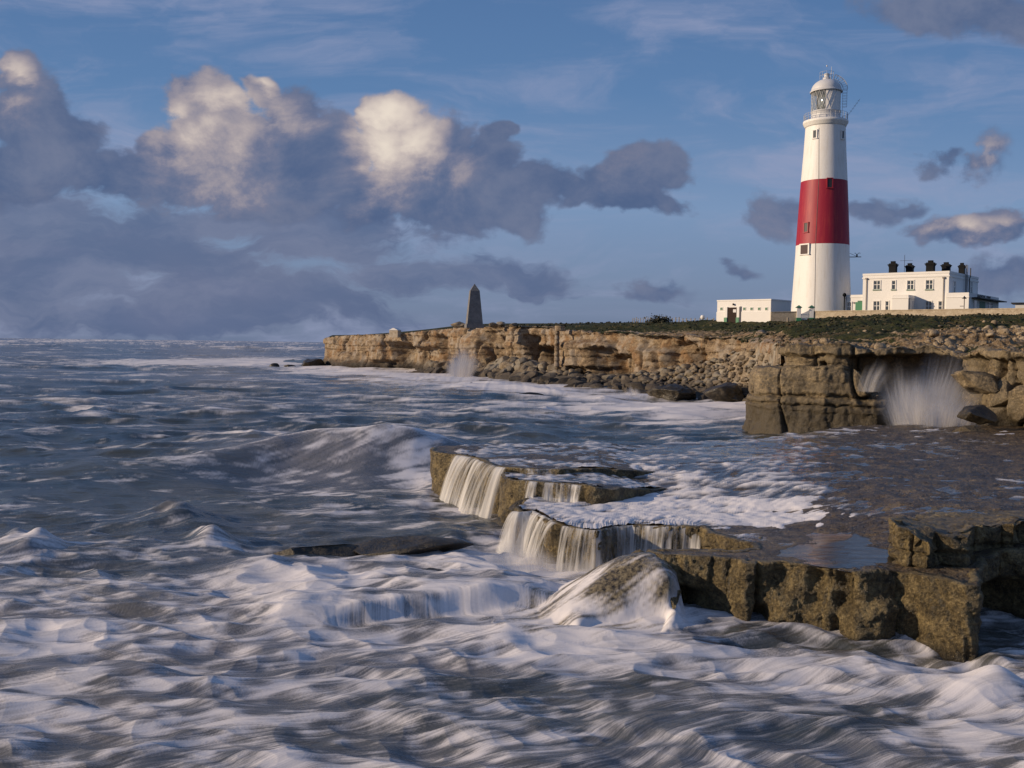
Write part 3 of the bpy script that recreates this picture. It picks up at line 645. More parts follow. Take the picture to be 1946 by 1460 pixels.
ramp_poly = [P2(*c) for c in [(1216, 1046, 1.5), (1262, 1050, 1.5), (1288, 1120, .75), (1296, 1150, .5), (1275, 1205, .1), (1225, 1240, -.1), (1060, 1255, -.1), (940, 1220, 0), (960, 1160, .1), (1060, 1110, .3), (1116, 1092, .4)]]
def foam_cover(px, py):
    c = 0.10 + 0.12 * sst(py, 900, 1000) + 0.30 * sst(py, 1000, 1120) + 0.05 * sst(py, 1120, 1200) - 0.02 * sst(py, 1300, 1450)
    for bx, by, rx, ry, a in [
        (220, 648, 240, 1.8, .5), (450, 652, 150, 1.5, .35), (250, 693, 200, 6, .55), (420, 692, 130, 9, .75), (530, 691, 60, 11, .8), (600, 706, 60, 7, .8), (700, 714, 120, 9, .9), (860, 722, 110, 10, 1.0), (985, 742, 110, 9, .9), (1100, 756, 120, 12, .85),
        (1250, 772, 140, 12, .9), (1380, 778, 90, 14, .9), (1180, 790, 260, 18, .55), (1350, 812, 150, 16, .6), (930, 745, 120, 8, .3), (780, 735, 200, 6, .25), (120, 648, 60, 3, .8), (60, 672, 40, 2, .6), (560, 668, 40, 3, .5),
        (480, 851, 50, 5, .5), (620, 846, 180, 4, .7), (740, 880, 90, 30, .30), (800, 930, 50, 36, .85), (560, 900, 200, 30, .10), (400, 850, 40, 8, .4), (120, 870, 120, 10, .3),
        (330, 1000, 60, 14, .4), (400, 1045, 30, 14, .5), (50, 1060, 50, 26, .4), (900, 985, 120, 14, .5), (700, 960, 200, 30, .12), (960, 1040, 60, 24, .5), (850, 1085, 160, 22, .6), (1000, 1085, 80, 26, .7),
        (700, 1120, 200, 24, .4), (550, 1120, 160, 26, .3), (820, 1165, 220, 26, .55), (1130, 1160, 160, 60, .75), (1100, 1190, 140, 26, .5), (560, 1190, 100, 24, .5), (100, 1240, 190, 40, .6), (250, 1290, 150, 26, .35), (150, 1400, 220, 40, .25), (420, 1150, 220, 26, .22), (450, 1330, 200, 30, .18), (640, 1240, 250, 26, .30), (960, 1260, 180, 30, .5),
        (1250, 1270, 180, 20, .35), (1120, 1232, 190, 22, .55), (1290, 1205, 60, 16, .4), (1905, 1228, 60, 26, -.45), (1500, 1280, 110, 24, .35), (1700, 1300, 120, 20, .4), (1870, 1335, 80, 26, .95), (1830, 1400, 90, 26, .4), (1500, 1320, 80, 20, .25), (1250, 1410, 120, 20, .1), (600, 1330, 200, 30, .1), (1760, 1450, 120, 16, .4),  # foam thinned in the right-hand recess to darken its shaded water
        (800, 900, 400, 30, -.05), (250, 960, 250, 40, -.14), (680, 1046, 230, 18, -.35), (1000, 1325, 260, 20, -.42), (1650, 1395, 170, 30, -.40), (1380, 1230, 120, 22, -.30), (1580, 1240, 170, 12, -.30), (1100, 1400, 250, 30, -.22), (280, 1110, 100, 24, -.18), (1500, 1440, 200, 24, -.2), (820, 1360, 200, 20, -.2), (640, 1430, 200, 20, -.1)]:
        c = c + a * np.exp(-((px - bx) / rx) ** 2 - ((py - by) / ry) ** 2)
    return c
def oct_(amp, l, X, Y, cell, seed, ax=1.8):
    fade = sst(l / cell, 1.5, 4.0); n = noise2(X / (l * ax) + Y / (l * 4), Y / l, seed) * 0.65 + 0.35 * noise2(X / (l * ax) * 1.7, Y / l * 1.7, seed + 50)
    return amp * fade * (1 - 2.0 * np.abs(n))
def build_sea():
    dep = np.r_[np.arange(1120, 250, -1.05), np.arange(250, 60, -0.7), np.arange(60, 14, -0.25), np.geomspace(14, 1.0, 60)]
    D = F * CAMH / dep
    X, Y = polar(-0.72, 0.84, 1780, D)
    X = X.astype(np.float32); Y = Y.astype(np.float32)
    px, py = proj(X, Y, 0.0)
    cell = np.abs(np.gradient(D))[:, None] * np.ones_like(X)
    # swell and chop, larger offshore
    wx = X + 2.5 * fbm2(X / 22, Y / 22, 2, 210); wy = Y + 2.5 * fbm2(X / 22, Y / 22, 2, 212)
    off = 0.30 + 0.70 * sst(Y, 34, 62)
    Z = oct_(0.55, 16, wx, wy, cell, 220, 2.6) * off + oct_(0.40, 6.5, wx, wy, cell, 221, 2.0) * off + oct_(0.24, 2.8, wx, wy, cell, 222) * off + oct_(0.10, 1.2, wx, wy, cell, 223) + oct_(0.035, .55, wx, wy, cell, 224)
    Z = Z - 0.05 + sst(Y, 250, 900) * (1.5 * (noise2(X / 60, Y / 30, 225)) + 1.0 * noise2(X / 14, Y / 30, 226) + .5 * noise2(X / 5, Y / 30, 227))
    # lee of the land: calmer near the far shore
    # the breaker
    u = X / Y; pu = 973 + F * u
    dc = smi(pu, [100, 300, 500, 650, 830, 900], [45, 47.0, 49.5, 51, 52, 52]) + 0.9 * noise2(X / 3.5, Y * 0, 231)
    amp = smi(pu, [60, 250, 420, 600, 780, 860, 950], [0, .45, 1.05, 1.6, 1.5, .9, .0]) * (1 + .18 * noise2(X / 2.2, Y * 0, 232))
    t = Y - dc
    br = np.where(t < 0, sst(t, -5.5, 0.3) ** 1.3, np.exp(-np.maximum(t, 0) / 5.0)) 
    Z = Z * (1 - .75 * np.exp(-((t + 3) / 4) ** 2) * np.clip(amp, 0, 1)) + amp * br - 0.25 * amp * np.exp(-((t + 7.5) / 2.0) ** 2)
    # foreground turbulence
    near = sst(Y, 40, 30)
    tw = X + 0.6 * fbm2(X / 3, Y / 3, 2, 240); th = Y + 0.6 * fbm2(X / 3, Y / 3, 2, 241)
    T1 = (1 - 2.1 * np.abs(noise2(tw / 3.4 + th / 6, th / 1.7, 242)))
    T2 = (1 - 2.1 * np.abs(noise2(tw / 1.6 + th / 4, th / 0.8, 243)))
    Z = Z + near * (0.08 * T1 + 0.05 * T2 + .02 * (1 - 2.1 * np.abs(noise2(tw / .8 + th / 2, th / .4, 244))))
    # small breaking crests
    for bx, by, rx, ry, a in [(330, 1002, 60, 12, .5), (400, 1045, 34, 11, .45), (50, 1058, 60, 18, .55), (500, 1100, 70, 12, .2), (560, 1180, 90, 20, .28), (250, 1310, 110, 16, .25), (1880, 1335, 90, 20, .35), (1700, 1300, 120, 16, .2), (680, 1056, 240, 16, -.26), (1500, 1232, 240, 26, -.26), (1780, 1262, 120, 34, -.38), (1960, 1240, 90, 40, -.3), (1010, 1075, 80, 30, -.35), (900, 985, 60, 20, -.2), (1450, 1225, 90, 16, .15), (1280, 1240, 120, 14, .18), (960, 1240, 120, 18, .2), (480, 851, 30, 5, .35)]:
        Z = Z + a * np.exp(-((px - bx) / rx) ** 2 - ((py - by) / ry) ** 2) * (1 + .4 * noise2(X / .6, Y / .6, 245))
    # sunken step with the water pouring over it
    dl = smi(pu, [560, 640, 720, 800, 900, 980, 1060, 1120], [G(560, 1165, .35)[1], G(640, 1150, .45)[1], G(720, 1138, .5)[1], G(800, 1130, .55)[1], G(900, 1124, .55)[1], G(980, 1120, .55)[1], G(1060, 1112, .5)[1], G(1120, 1108, .5)[1]]) + 0.25 * noise2(X / 1.1, Y * 0, 250)
    sa = smi(pu, [540, 620, 720, 980, 1060, 1110], [0, .26, .42, .44, .25, 0.0]) * (1 + .15 * noise2(X / .5, Y * 0, 251))
    t = Y - dl; st = np.where(t < 0, sst(t, -0.75, 0.0), 1 - 0.65 * sst(t, 0, 3.2)); Z = Z * (1 - .5 * np.exp(-(t / 1.2) ** 2) * np.clip(sa / .4, 0, 1)) + sa * st
    # water swilling down the sloping rock
    rz = rampf(X, Y) + 0.05 * fbm2(X / .5, Y / .5, 3, 260); rm = inside(ramp_poly, X, Y)
    rd = seg_dist(ramp_poly + ramp_poly[:1], X, Y); sgn = np.where(rm, rd, -rd)
    sgn = sgn + .16 * fbm2(X / .45, Y / .45, 3, 262); hard = sst(pu, 1225, 1270) * sst(Y, 21.9, 22.9)
    k = sst(sgn, -0.34 + .24 * hard, 0.30 - .2 * hard); 
    Z = np.where(k > 0, np.maximum(Z, Z + (rz - Z) * k) * (k > 0) + 0, Z)
    # flow and foam
    vx, vy = flow_field(X, Y, px, py)
    gx, gy_ = G(1250, 1056, 1.5), G(1060, 1190, 0)
    vdir = (gy_ - gx)[:2]; vdir /= np.linalg.norm(vdir)
    sl = np.abs(vdir); kk = np.clip(k + 0, 0, 1)
    vx = vx * (1 - kk) + vdir[0] * 2 * kk; vy = vy * (1 - kk) + vdir[1] * 2 * kk
    kf = np.exp(-((t + .35) / .6) ** 2) * sst(sa, .05, .32)
    vx = vx * (1 - kf) + 0.15 * kf; vy = vy * (1 - kf) - 1.6 * kf
    kb = np.exp(-(((Y - dc) + 3) / 4) ** 2) * np.clip(amp, 0, 1)
    vx = vx * (1 - kb) + 0.9 * kb; vy = vy * (1 - kb) + 0.9 * kb
    rs = np.random.RandomState(5)
    L = np.log(Y) * 1.0
    wn_ = rs.rand(*X.shape).astype(np.float32) * 2 - 1
    n0 = 1.1 * wn_ + 0.7 * noise2(u * 420, L * 420, 270) + 0.9 * noise2(u * 170, L * 150, 271) + 0.8 * noise2(u * 70, L * 60, 272)
    T = norm(lic(vx, vy, X, Y, n0, 30, 1.15))
    Ts = norm(lic(vx, vy, X, Y, noise2(u * 60, L * 50, 275) + .6 * noise2(u * 130, L * 110, 276), 46, 1.4))
    big = norm(fbm2(tw / 2.6, th / 1.2, 4, 280, 0.6)); mid = norm(fbm2((tw * .92 + th * .39) / 1.6, (th * .92 - tw * .39) / .38, 2, 285, 0.5))
    lace = norm(1 - np.abs(noise2(tw / .55, th / .3, 288)) * 1.6 + (1 - np.abs(noise2(tw / .25, th / .15, 289))) * .7)
    lace = norm(lic(vx, vy, X, Y, lace, 7, 1.0))
    Tn = norm(T * 1.0 + big * 0.75 + mid * 0.4 + .65 * lace + 0.5 * norm(np.clip(T1, -1, 1)))
    far = sst(Y, 45, 90)
    crest = norm(Z - 0.0) 
    Tn = Tn * (1 - far) + norm(0.7 * T + 0.8 * np.clip(crest, -2, 3) + 0.5 * big) * far
    Tf = norm(lic(vx, vy, X, Y, wn_, 34, 1.1))
    c = foam_cover(px, py) - .02 * near + (.22 * kb + .55 * np.exp(-((Y - dc - .2) / .45) ** 2) * np.clip(amp, 0, 1)) * sst(pu, 200, 350)
    x = Tn * 0.34 + (c - 0.56) * 1.15
    foam = sst(x, -0.30, 0.62)
    foam = foam * (1 - 0.55 * np.exp(-((x - .12) / .28) ** 2) * 0)
    foam = foam * (1 - near) + near * foam * (0.74 + (1 - .7 * kf) * (0.045 * np.clip(Tf, -1.5, 1.5) + .07 * np.clip(T, -1.5, 1.5)) + .16 * sst(c, .7, 1.2)) + near * .03 * np.clip(Tf + .5, 0, 2)
    foam = np.clip(foam, 0, 1)
    # streaks over the breaker and the step stay thin and milky
    milk = np.clip(np.exp(-((px - 640) / 240) ** 2 - ((py - 895) / 42) ** 2) * .8 + near * (.18 + .45 * sst(c, .35, .75)) + 0.2 * sst(c, .3, .6), 0, 1) * (0.5 + 0.5 * np.clip(T * .3 + Tf * .2 + .5, 0, 1))
    Z = Z + near * 0.012 * np.clip(Ts, -2, 2) * (1 - 0.7 * k) + 0.012 * foam * near
    land = inside([(r[0] + 0, r[1] + 6) for r in rim3] + [(260, 66), (320, 420), (-70, 420), (-70, 300)], X, Y)
    bed = sst(sgn, -.1, .2); foam = foam * (1 - bed) + bed * sst(.8 * T + .35 * big - .75 + 1.8 * sst(rz, 1.0, .2) * 1.0, -.6, 1.6) * .95
    o = grid_obj('sea', X, Y, Z, M_sea, ~land, {'foam': foam, 'milk': milk * (1 - bed), 'bed': bed}); tag(o, kind='structure')
    # foamy sheet running over the ledge
    D = F * 4.9 / np.arange(420, 150, -0.8)
    X, Y = polar(-0.085, 0.82, 1400, D); px, py = proj(X, Y, base_top(X, Y))
    zb = base_top(X, Y); w = water_level(X, Y)
    vx = -1.0 + 0.5 * noise2(X / 1.5, Y / 1.5, 401); vy = -0.35 + 0.5 * noise2(X / 1.5, Y / 1.5, 402)
    fa = np.exp(-((py - 1004) / 12) ** 2) * sst(px, 1360, 1300); vy = vy - 2 * fa; vx = vx * (1 - .8 * fa)
    n0 = 1.0 * (rs.rand(*X.shape) * 2 - 1) + 1.0 * noise2(X / Y * 300, np.log(Y) * 300, 411) + 0.9 * noise2(X / Y * 110, np.log(Y) * 90, 412)
    T = norm(lic(vx, vy, X, Y, n0, 12)); big = norm(fbm2(X / 1.3, Y / .8, 4, 415, .6))
    c = 0.40 + .10 * fbm2(X / 2, Y / 1.2, 3, 417) + 0 * X
    for bx, by, rx, ry, a in [(1120, 985, 120, 18, .45), (1300, 975, 220, 26, .50), (1430, 1000, 120, 12, .5), (1500, 960, 120, 34, .42), (1350, 885, 200, 12, .15), (1560, 1000, 60, 10, .2), (1200, 950, 100, 10, .3), (1350, 915, 150, 14, .2), (1200, 905, 120, 8, .35), (1300, 860, 400, 16, -.06), (1020, 960, 60, 8, .3),
                              (1600, 1045, 100, 26, -.9), (1870, 985, 120, 16, -.38), (1450, 1028, 60, 8, -.5), (1750, 920, 190, 70, -.55), (1250, 965, 260, 30, .25), (1480, 985, 100, 18, .3), (1640, 1010, 100, 5, -.6)]:
        c = c + a * np.exp(-((px - bx) / rx) ** 2 - ((py - by) / ry) ** 2)
    x = (0.75 * T + .65 * big) * 0.25 + (c - .5) * 1.1; foam = sst(x, -0.15, .6)
    pool = sst(py, 1012, 1020) * sst(px, 1420, 1470)
    Zw = zb + w + .012 * sst(px, 1560, 1450) + (0.012 * np.clip(T, -2, 2) + 0.02 * np.clip(big, -2, 2) + .02 * foam) * (1 - pool) 
    poolz = P2(1590, 1045, 1.55); 
    Zw = Zw * (1 - pool) + np.minimum(Zw, 1.60) * pool
    m = inside(poly_c, X, Y) & (seg_dist(cp, X, Y) > 0.05)
    o = grid_obj('flowing_water', X, Y, Zw, M_shelf, m, {'foam': foam * (1 - pool), 'milk': 0.15 * (1 - pool)}); tag(o, kind='structure')
    # water on the two upper shelves
    for nm, poly, tf, pth, lift in (('upper_shelf_water', poly_a, a_top, ap, 0.0), ('middle_shelf_water', poly_b, b_top, bp, 0.012)):
        D = F * 4.5 / np.arange(300, 150, -0.7); X, Y = polar(-0.085, 0.34, 760, D); px, py = proj(X, Y, tf(X, Y))
        vx = -1 + 0 * X; vy = -.2 + 0 * X
        T = norm(lic(vx, vy, X, Y, rs.rand(*X.shape) + .6 * noise2(X / Y * 200, np.log(Y) * 200, 421), 9)); big = norm(fbm2(X / 1.0, Y / .9, 4, 425, .6))
        c = 0.42 + .15 * (nm[0] == 'm') + .15 * np.exp(-((py - 886) / 10) ** 2)
        foam = sst((.8 * T + .6 * big) * .24 + (c - .5), -.12, .55)
        Zw = tf(X, Y) - rock_n(X, Y) * .9 + 0.016 + lift + .012 * np.clip(T, -2, 2) + .022 * np.clip(big, -2, 2) - 0.09 * sst(px, 880, 850)
        mm = inside(poly, X, Y) & (seg_dist(pth, X, Y) > 0.12)
        o = grid_obj(nm, X, Y, Zw, M_shelf, mm, {'foam': foam, 'milk': foam * 0 + .15}); tag(o, kind='structure')
M_shelf = water_mat('shelf_water', (0.02, 0.022, 0.022), (0.035, 0.03, 0.022), (0.06, 0.3), ripple=0.35)
build_sea()
# rock under the sloping sheet
D = np.arange(20, 26, 0.03); X, Y = polar(-0.04, 0.20, 420, D)
Zr = rampf(X, Y) + 0.12 * fbm2(X / .35 + Y / .5, Y / .35, 5, 431, .62) - 0.12 + .15 * sst(seg_dist([P2(1108, 1096, .35), P2(1160, 1070, .95), P2(1216, 1046, 1.5)], X, Y), .35, 0)
o = grid_obj('sloping_rock', X, Y, Zr, M_ledge, inside(ramp_poly, X, Y)); tag(o, kind='structure')

# ---------------------------------------------------------------- waterfalls and spray
def curtain(name, lip, zend, throw, dens, label, group=None, ds=0.03, rows=26, lean=0.0, endpts=None, seed=0, layers=2):
    """lip = [(px, py, z)]; water leaves the lip and falls in a parabola to zend; dens = densities along it"""
    p3 = np.array([G(*c) for c in lip]); s0 = np.r_[0, np.cumsum(np.linalg.norm(np.diff(p3, axis=0), axis=1))]
    n = max(6, int(s0[-1] / ds)); s = np.linspace(0, s0[-1], n)
    p = np.c_[[np.interp(s, s0, p3[:, k]) for k in range(3)]].T
    tn = np.gradient(p[:, :2], axis=0); tn /= np.linalg.norm(tn, axis=1)[:, None] + 1e-9
    k = 15; ker = np.ones(k) / k; tn = np.c_[np.convolve(np.pad(tn[:, 0], 7, 'edge'), ker, 'valid'), np.convolve(np.pad(tn[:, 1], 7, 'edge'), ker, 'valid')]
    nr = np.c_[tn[:, 1], -tn[:, 0]]
    dn = np.interp(s / s[-1], np.linspace(0, 1, len(dens)), dens)
    dn = np.clip(dn * (.86 + .34 * noise2(s / .28, s * 0, seed + 40) + .2 * noise2(s / .1, s * 0, seed + 41)), 0, 1.1)
    VV, QQ, AA, UU = [], [], [], []; base = 0
    for L in range(layers):
        thr = throw * (1 - 0.35 * L) * (1 + 0.35 * noise2(s / .35, s * 0, seed + 3 + L))
        H = p[:, 2] - (np.interp(s / s[-1], np.linspace(0, 1, len(zend)), zend) if isinstance(zend, (list, tuple)) else zend)
        t = np.linspace(-0.12, 1, rows)[:, None]
        drop = np.where(t < 0, 0, np.clip(t, 0, 1) ** 1.6) * H[None, :]
        out = np.where(t < 0, t * 1.6, np.clip(t, 0, 1) ** 0.8) * thr[None, :] + 0.03
        fan = lean * np.clip(t, 0, 1) ** 1.3
        xx = p[None, :, 0] + nr[None, :, 0] * out + fan; yy = p[None, :, 1] + nr[None, :, 1] * out
        wob = 0.035 * noise2(np.broadcast_to(s / .12, out.shape), t * 1.3 + 0 * out, seed + 9 + L)
        zz = p[None, :, 2] + 0.03 - drop
        xx = xx + nr[None, :, 0] * wob; yy = yy + nr[None, :, 1] * wob
        V = np.stack([xx, yy, zz + 0 * xx], -1).reshape(-1, 3)
        idx = np.arange(rows * n).reshape(rows, n) + base; base += rows * n
        QQ.append(np.stack([idx[:-1, :-1], idx[:-1, 1:], idx[1:, 1:], idx[1:, :-1]], -1).reshape(-1, 4))
        a = dn[None, :] * (1 - 0.25 * L) * (1 - 0.25 * np.exp(-((t - .5) / .3) ** 2)) * np.ones_like(xx)
        a = a + 0.25 * sst(t, .75, 1.0) * dn[None, :]
        edge_ = np.minimum(1, np.minimum(s, s[-1] - s) / 0.15); a = a * edge_[None, :] * sst(t, -.12, .02)
        VV.append(V); AA.append(a.reshape(-1)); UU.append(np.stack([np.broadcast_to(s + L * 37.7 + seed, xx.shape), (t * np.ones_like(xx)) + seed], -1).reshape(-1, 2))
    V = np.vstack(VV); Q = np.vstack(QQ); me = np_mesh(name, V, Q, {'dens': np.concatenate(AA)})
    ul = me.uv_layers.new(name='flow'); li = np.empty(len(me.loops), np.int32); me.loops.foreach_get('vertex_index', li)
    ul.data.foreach_set('uv', np.ascontiguousarray(np.vstack(UU)[li], np.float32).ravel())
    o = link(name, me, M_fall); tag(o, label, 'waterfall', group); return o
GR = 'white water falling from the edge of the rock ledge'
curtain('waterfall', [(862, 866, 2.05), (880, 868, 2.05), (902, 872, 2.05), (930, 884, 2.05), (950, 889, 2.05), (968, 891, 2.05)], -0.1, 0.55, [.5, .8, .8, .95, .6, .95, .95, .9, .45, .85, .8, .4, .8, .4], 'farthest curtain of white water, falling in separate jets from the highest shelf into the sea', GR, lean=-.35, seed=1)
curtain('waterfall', [(968, 890, 2.05), (1016, 893, 2.05), (1096, 893, 2.03), (1200, 895, 1.9)], [1.75, 1.85, 1.85, 1.8], 0.12, [.4, .5, .6, .3, .3, .2, .1, .5], 'low thin dribble of water along the small upper step of the ledge', GR, seed=2)
curtain('waterfall', [(1030, 918, 1.86), (1062, 920, 1.85), (1090, 922, 1.84), (1110, 925, 1.83)], 1.25, 0.25, [.7, .75, .6, .85, .75, .75, .5], 'short fall of water over the middle step, left of the bare rock lip', GR, seed=3)
curtain('waterfall', [(996, 915, 1.87), (1028, 918, 1.86)], 1.2, 0.3, [.2, .6, .75, .5], 'small white chute beside the dark leaning slab on the middle step', GR, seed=6)
curtain('waterfall', [(976, 972, 1.28), (986, 975, 1.3), (998, 974, 1.3), (1012, 972, 1.3), (1030, 980, 1.3), (1048, 989, 1.3), (1058, 998, 1.3)], -0.3, 0.55, [.5, .85, .95, .9, .95, .85, .9, .7, .85], 'broadest and thickest curtain of white water, pouring off the nearest shelf', GR, lean=-.12, seed=4, layers=3)
curtain('waterfall', [(1068, 1000, 1.3), (1090, 1005, 1.3), (1133, 1010, 1.3), (1165, 1002, 1.32), (1201, 1000, 1.32), (1262, 1002, 1.35), (1338, 1001, 1.4)], [-.1, -.1, 0.2, .4, .4, .5], 0.25, [.5, .7, .5, .45, .75, .55, .72, .8, .82, .8, .85, .85, .8, .85, .8, .7], 'long streaky curtain of water with rock showing through, ending at the foreground rocks', GR, lean=-.05, seed=5)

def fan(name, base, height, width, lean, dens, label, seed, depth=1.2, n=5, wid0=0.35):
    """a burst of spray: several curved, see-through sheets at different depths"""
    VV, QQ, AA, UU = [], [], [], []; b = 0; rs = np.random.RandomState(seed); A_, R_ = 40, 30
    for k in range(n):
        a = np.linspace(-1, 1, A_)[None, :]; t = np.linspace(0, 1, R_)[:, None]
        h = height * (0.75 + .35 * rs.rand()) * (1 - .45 * a ** 2) * (1 + .15 * noise2(a * 4, a * 0, seed + k))
        w = wid0 + (1 - wid0) * t
        xx = base[0] + a * width * w * .5 + lean * t ** 1.4; yy = base[1] + (k / max(1, n - 1) - .5) * depth + .3 * np.sin(a * 3 + k) + 0 * xx
        zz = base[2] + h * t - 0.0 * t; xx = xx + 0 * zz
        V = np.stack([xx, yy + 0 * zz, zz + 0 * xx], -1).reshape(-1, 3); idx = np.arange(A_ * R_).reshape(R_, A_) + b; b += A_ * R_
        QQ.append(np.stack([idx[:-1, :-1], idx[:-1, 1:], idx[1:, 1:], idx[1:, :-1]], -1).reshape(-1, 4)); VV.append(V)
        al = dens * (1 - t) ** .55 * sst(1 - np.abs(a), 0, .8) * sst(1 - t, 0, .6) * np.ones_like(xx)
        AA.append(al.reshape(-1)); UU.append(np.stack([(a * width * .35 + k * 11 + seed) + 0 * xx, t * height * .25 + 0 * xx], -1).reshape(-1, 2))
    V = np.vstack(VV); Q = np.vstack(QQ); me = np_mesh(name, V, Q, {'dens': np.concatenate(AA)})
    ul = me.uv_layers.new(name='flow'); li = np.empty(len(me.loops), np.int32); me.loops.foreach_get('vertex_index', li)
    ul.data.foreach_set('uv', np.ascontiguousarray(np.vstack(UU)[li], np.float32).ravel())
    o = link(name, me, M_spray); tag(o, label, 'spray', kind='stuff'); return o
def spray_mat():
    m_, B, out = new_mat('spray')
    uv = B.new('ShaderNodeUVMap', uv_map='flow').outputs[0]; s, t, _ = B.xyz(uv)
    dens = B.new('ShaderNodeAttribute', attribute_name='dens').outputs['Fac']
    n = B.noise(B.comb(B.m('MULTIPLY', s, 5.0), B.m('MULTIPLY', t, 0.8), 0), 2.0, 6, 0.65, 0.3)
    a = B.m('MULTIPLY', dens, B.ss(n, 0.20, 0.72))
    df = B.new('ShaderNodeBsdfDiffuse'); df.inputs[0].default_value = (0.86, 0.83, 0.80, 1)
    tl = B.new('ShaderNodeBsdfTranslucent'); tl.inputs[0].default_value = (0.86, 0.83, 0.80, 1)
    m1 = B.new('ShaderNodeMixShader'); m1.inputs[0].default_value = 0.5; B.put(m1.inputs[1], df.outputs[0]); B.put(m1.inputs[2], tl.outputs[0])
    tr = B.new('ShaderNodeBsdfTransparent'); m2 = B.new('ShaderNodeMixShader'); B.put(m2.inputs[0], a); B.put(m2.inputs[1], tr.outputs[0]); B.put(m2.inputs[2], m1.outputs[0])
    m_.node_tree.links.new(m2.outputs[0], out.inputs[0]); return m_
M_spray = spray_mat()
fan('spray', at(1765, 836, 60), 5.8, 7.6, 0.9, 1.25, 'tall fan of white spray bursting up against the near cliff', 21, 2.5, 6, .45)
fan('spray', at(1730, 836, 59), 4.8, 5.0, -.5, 1.1, 'tall fan of white spray bursting up against the near cliff', 22, 2.0, 4, .3)
fan('spray', at(1785, 836, 57.5), 2.9, 5.2, 0.4, 1.7, 'tall fan of white spray bursting up against the near cliff', 25, 1.5, 5, .6)
fan('spray', at(1650, 745, 64), 2.2, 2.6, .8, .5, 'wisp of spray in the dark alcove of the near cliff', 23, 1.0, 3, .6)
fan('spray', at(874, 724, 172), 6.0, 8.0, .8, 1.7, 'puff of white spray where a wave hits the boulders', 24, 2.5, 5, .5)
fan('spray', at(1205, 756, 122), 1.6, 3.0, -.5, .85, 'small splash at the foot of the scree', 26, 1.5, 3, .5)
fan('spray', at(395, 1062, 31.5), .75, 1.1, -.3, .7, 'small splash on the left of the foreground water', 27, .5, 3, .4)
fan('spray', at(330, 1008, 34.5), .65, 1.0, .2, .6, 'small splash on the left of the foreground water', 28, .5, 3, .4)

fan('spray', at(1000, 1092, 28.0), .9, 2.8, -.2, .8, 'mist where the broadest fall meets the sea', 31, .8, 4, .8)
fan('spray', at(915, 985, 37.3), .7, 3.2, -.2, .45, 'mist at the foot of the farthest fall', 32, .8, 3, .8)
fan('spray', at(780, 846, 51.5), .7, 6.0, -.4, .4, 'spindrift blowing off the crest of the rolling wave', 33, 1.0, 3, .8)

fan('spray', at(1120, 1100, 27.4), .6, 2.6, -.1, .6, 'mist under the streaky fall beside the sloping rock', 34, .5, 3, .85)

# ---------------------------------------------------------------- building things
class MB:
    def __init__(s): s.bm = bmesh.new()
    def box(s, x0, x1, y0, y1, z0, z1, bev=0.0):
        r = bmesh.ops.create_cube(s.bm, size=1.0); vs = r['verts']
        for v in vs: v.co = Vector(((x0 + x1) / 2 + v.co.x * (x1 - x0), (y0 + y1) / 2 + v.co.y * (y1 - y0), (z0 + z1) / 2 + v.co.z * (z1 - z0)))
        if bev:
            es = list({e for v in vs for e in v.link_edges}); bmesh.ops.bevel(s.bm, geom=es, offset=bev, segments=2, affect='EDGES')
        return s
    def tube(s, pts, r, n=8, cap=True):
        pts = [Vector(p) for p in pts]; rings = []; rr = r if isinstance(r, (list, tuple)) else [r] * len(pts)
        for i, p in enumerate(pts):
            t = (pts[min(i + 1, len(pts) - 1)] - pts[max(i - 1, 0)]).normalized()
            a = t.orthogonal().normalized() if abs(t.z) > .99 else t.cross(Vector((0, 0, 1))).normalized(); b = t.cross(a)
            rings.append([s.bm.verts.new(p + (a * math.cos(2 * math.pi * k / n) + b * math.sin(2 * math.pi * k / n)) * rr[i]) for k in range(n)])
        for A, B_ in zip(rings[:-1], rings[1:]):
            for k in range(n): s.bm.faces.new((A[k], A[(k + 1) % n], B_[(k + 1) % n], B_[k]))
        if cap:
            try: s.bm.faces.new(rings[0][::-1]); s.bm.faces.new(rings[-1])
            except ValueError: pass
        return s
    def lathe(s, prof, n=64, a0=0.0, a1=2 * math.pi, mi=None):
        full = abs(a1 - a0 - 2 * math.pi) < 1e-6; cols = n if full else n + 1; rings = []
        for r, z in prof: rings.append([s.bm.verts.new((r * math.sin(a0 + (a1 - a0) * k / n), -r * math.cos(a0 + (a1 - a0) * k / n), z)) for k in range(cols)])
        for A, B_ in zip(rings[:-1], rings[1:]):
            for k in range(n):
                j = (k + 1) % cols
                try: f = s.bm.faces.new((A[k], A[j], B_[j], B_[k])); f.smooth = True
                except ValueError: pass
        return s
    def poly(s, pts, h0, h1):
        a = [s.bm.verts.new((x, y, h0)) for x, y in pts]; b = [s.bm.verts.new((x, y, h1)) for x, y in pts]; n = len(pts)
        s.bm.faces.new(a[::-1]); s.bm.faces.new(b)
        for k in range(n): s.bm.faces.new((a[k], a[(k + 1) % n], b[(k + 1) % n], b[k]))
        return s
    def xf(s, M): bmesh.ops.transform(s.bm, matrix=M, verts=s.bm.verts); return s
    def build(s, name, mat, parent=None, loc=None, smooth=False):
        me = bpy.data.meshes.new(name); bmesh.ops.recalc_face_normals(s.bm, faces=s.bm.faces); s.bm.to_mesh(me); s.bm.free()
        if smooth:
            for p in me.polygons: p.use_smooth = True
        o = link(name, me, mat, parent)
        if loc is not None: o.location = loc
        return o
C_white = plain('white_render', (0.80, 0.77, 0.72), 0.75, 0.04, 1.2, bmp=0.15)
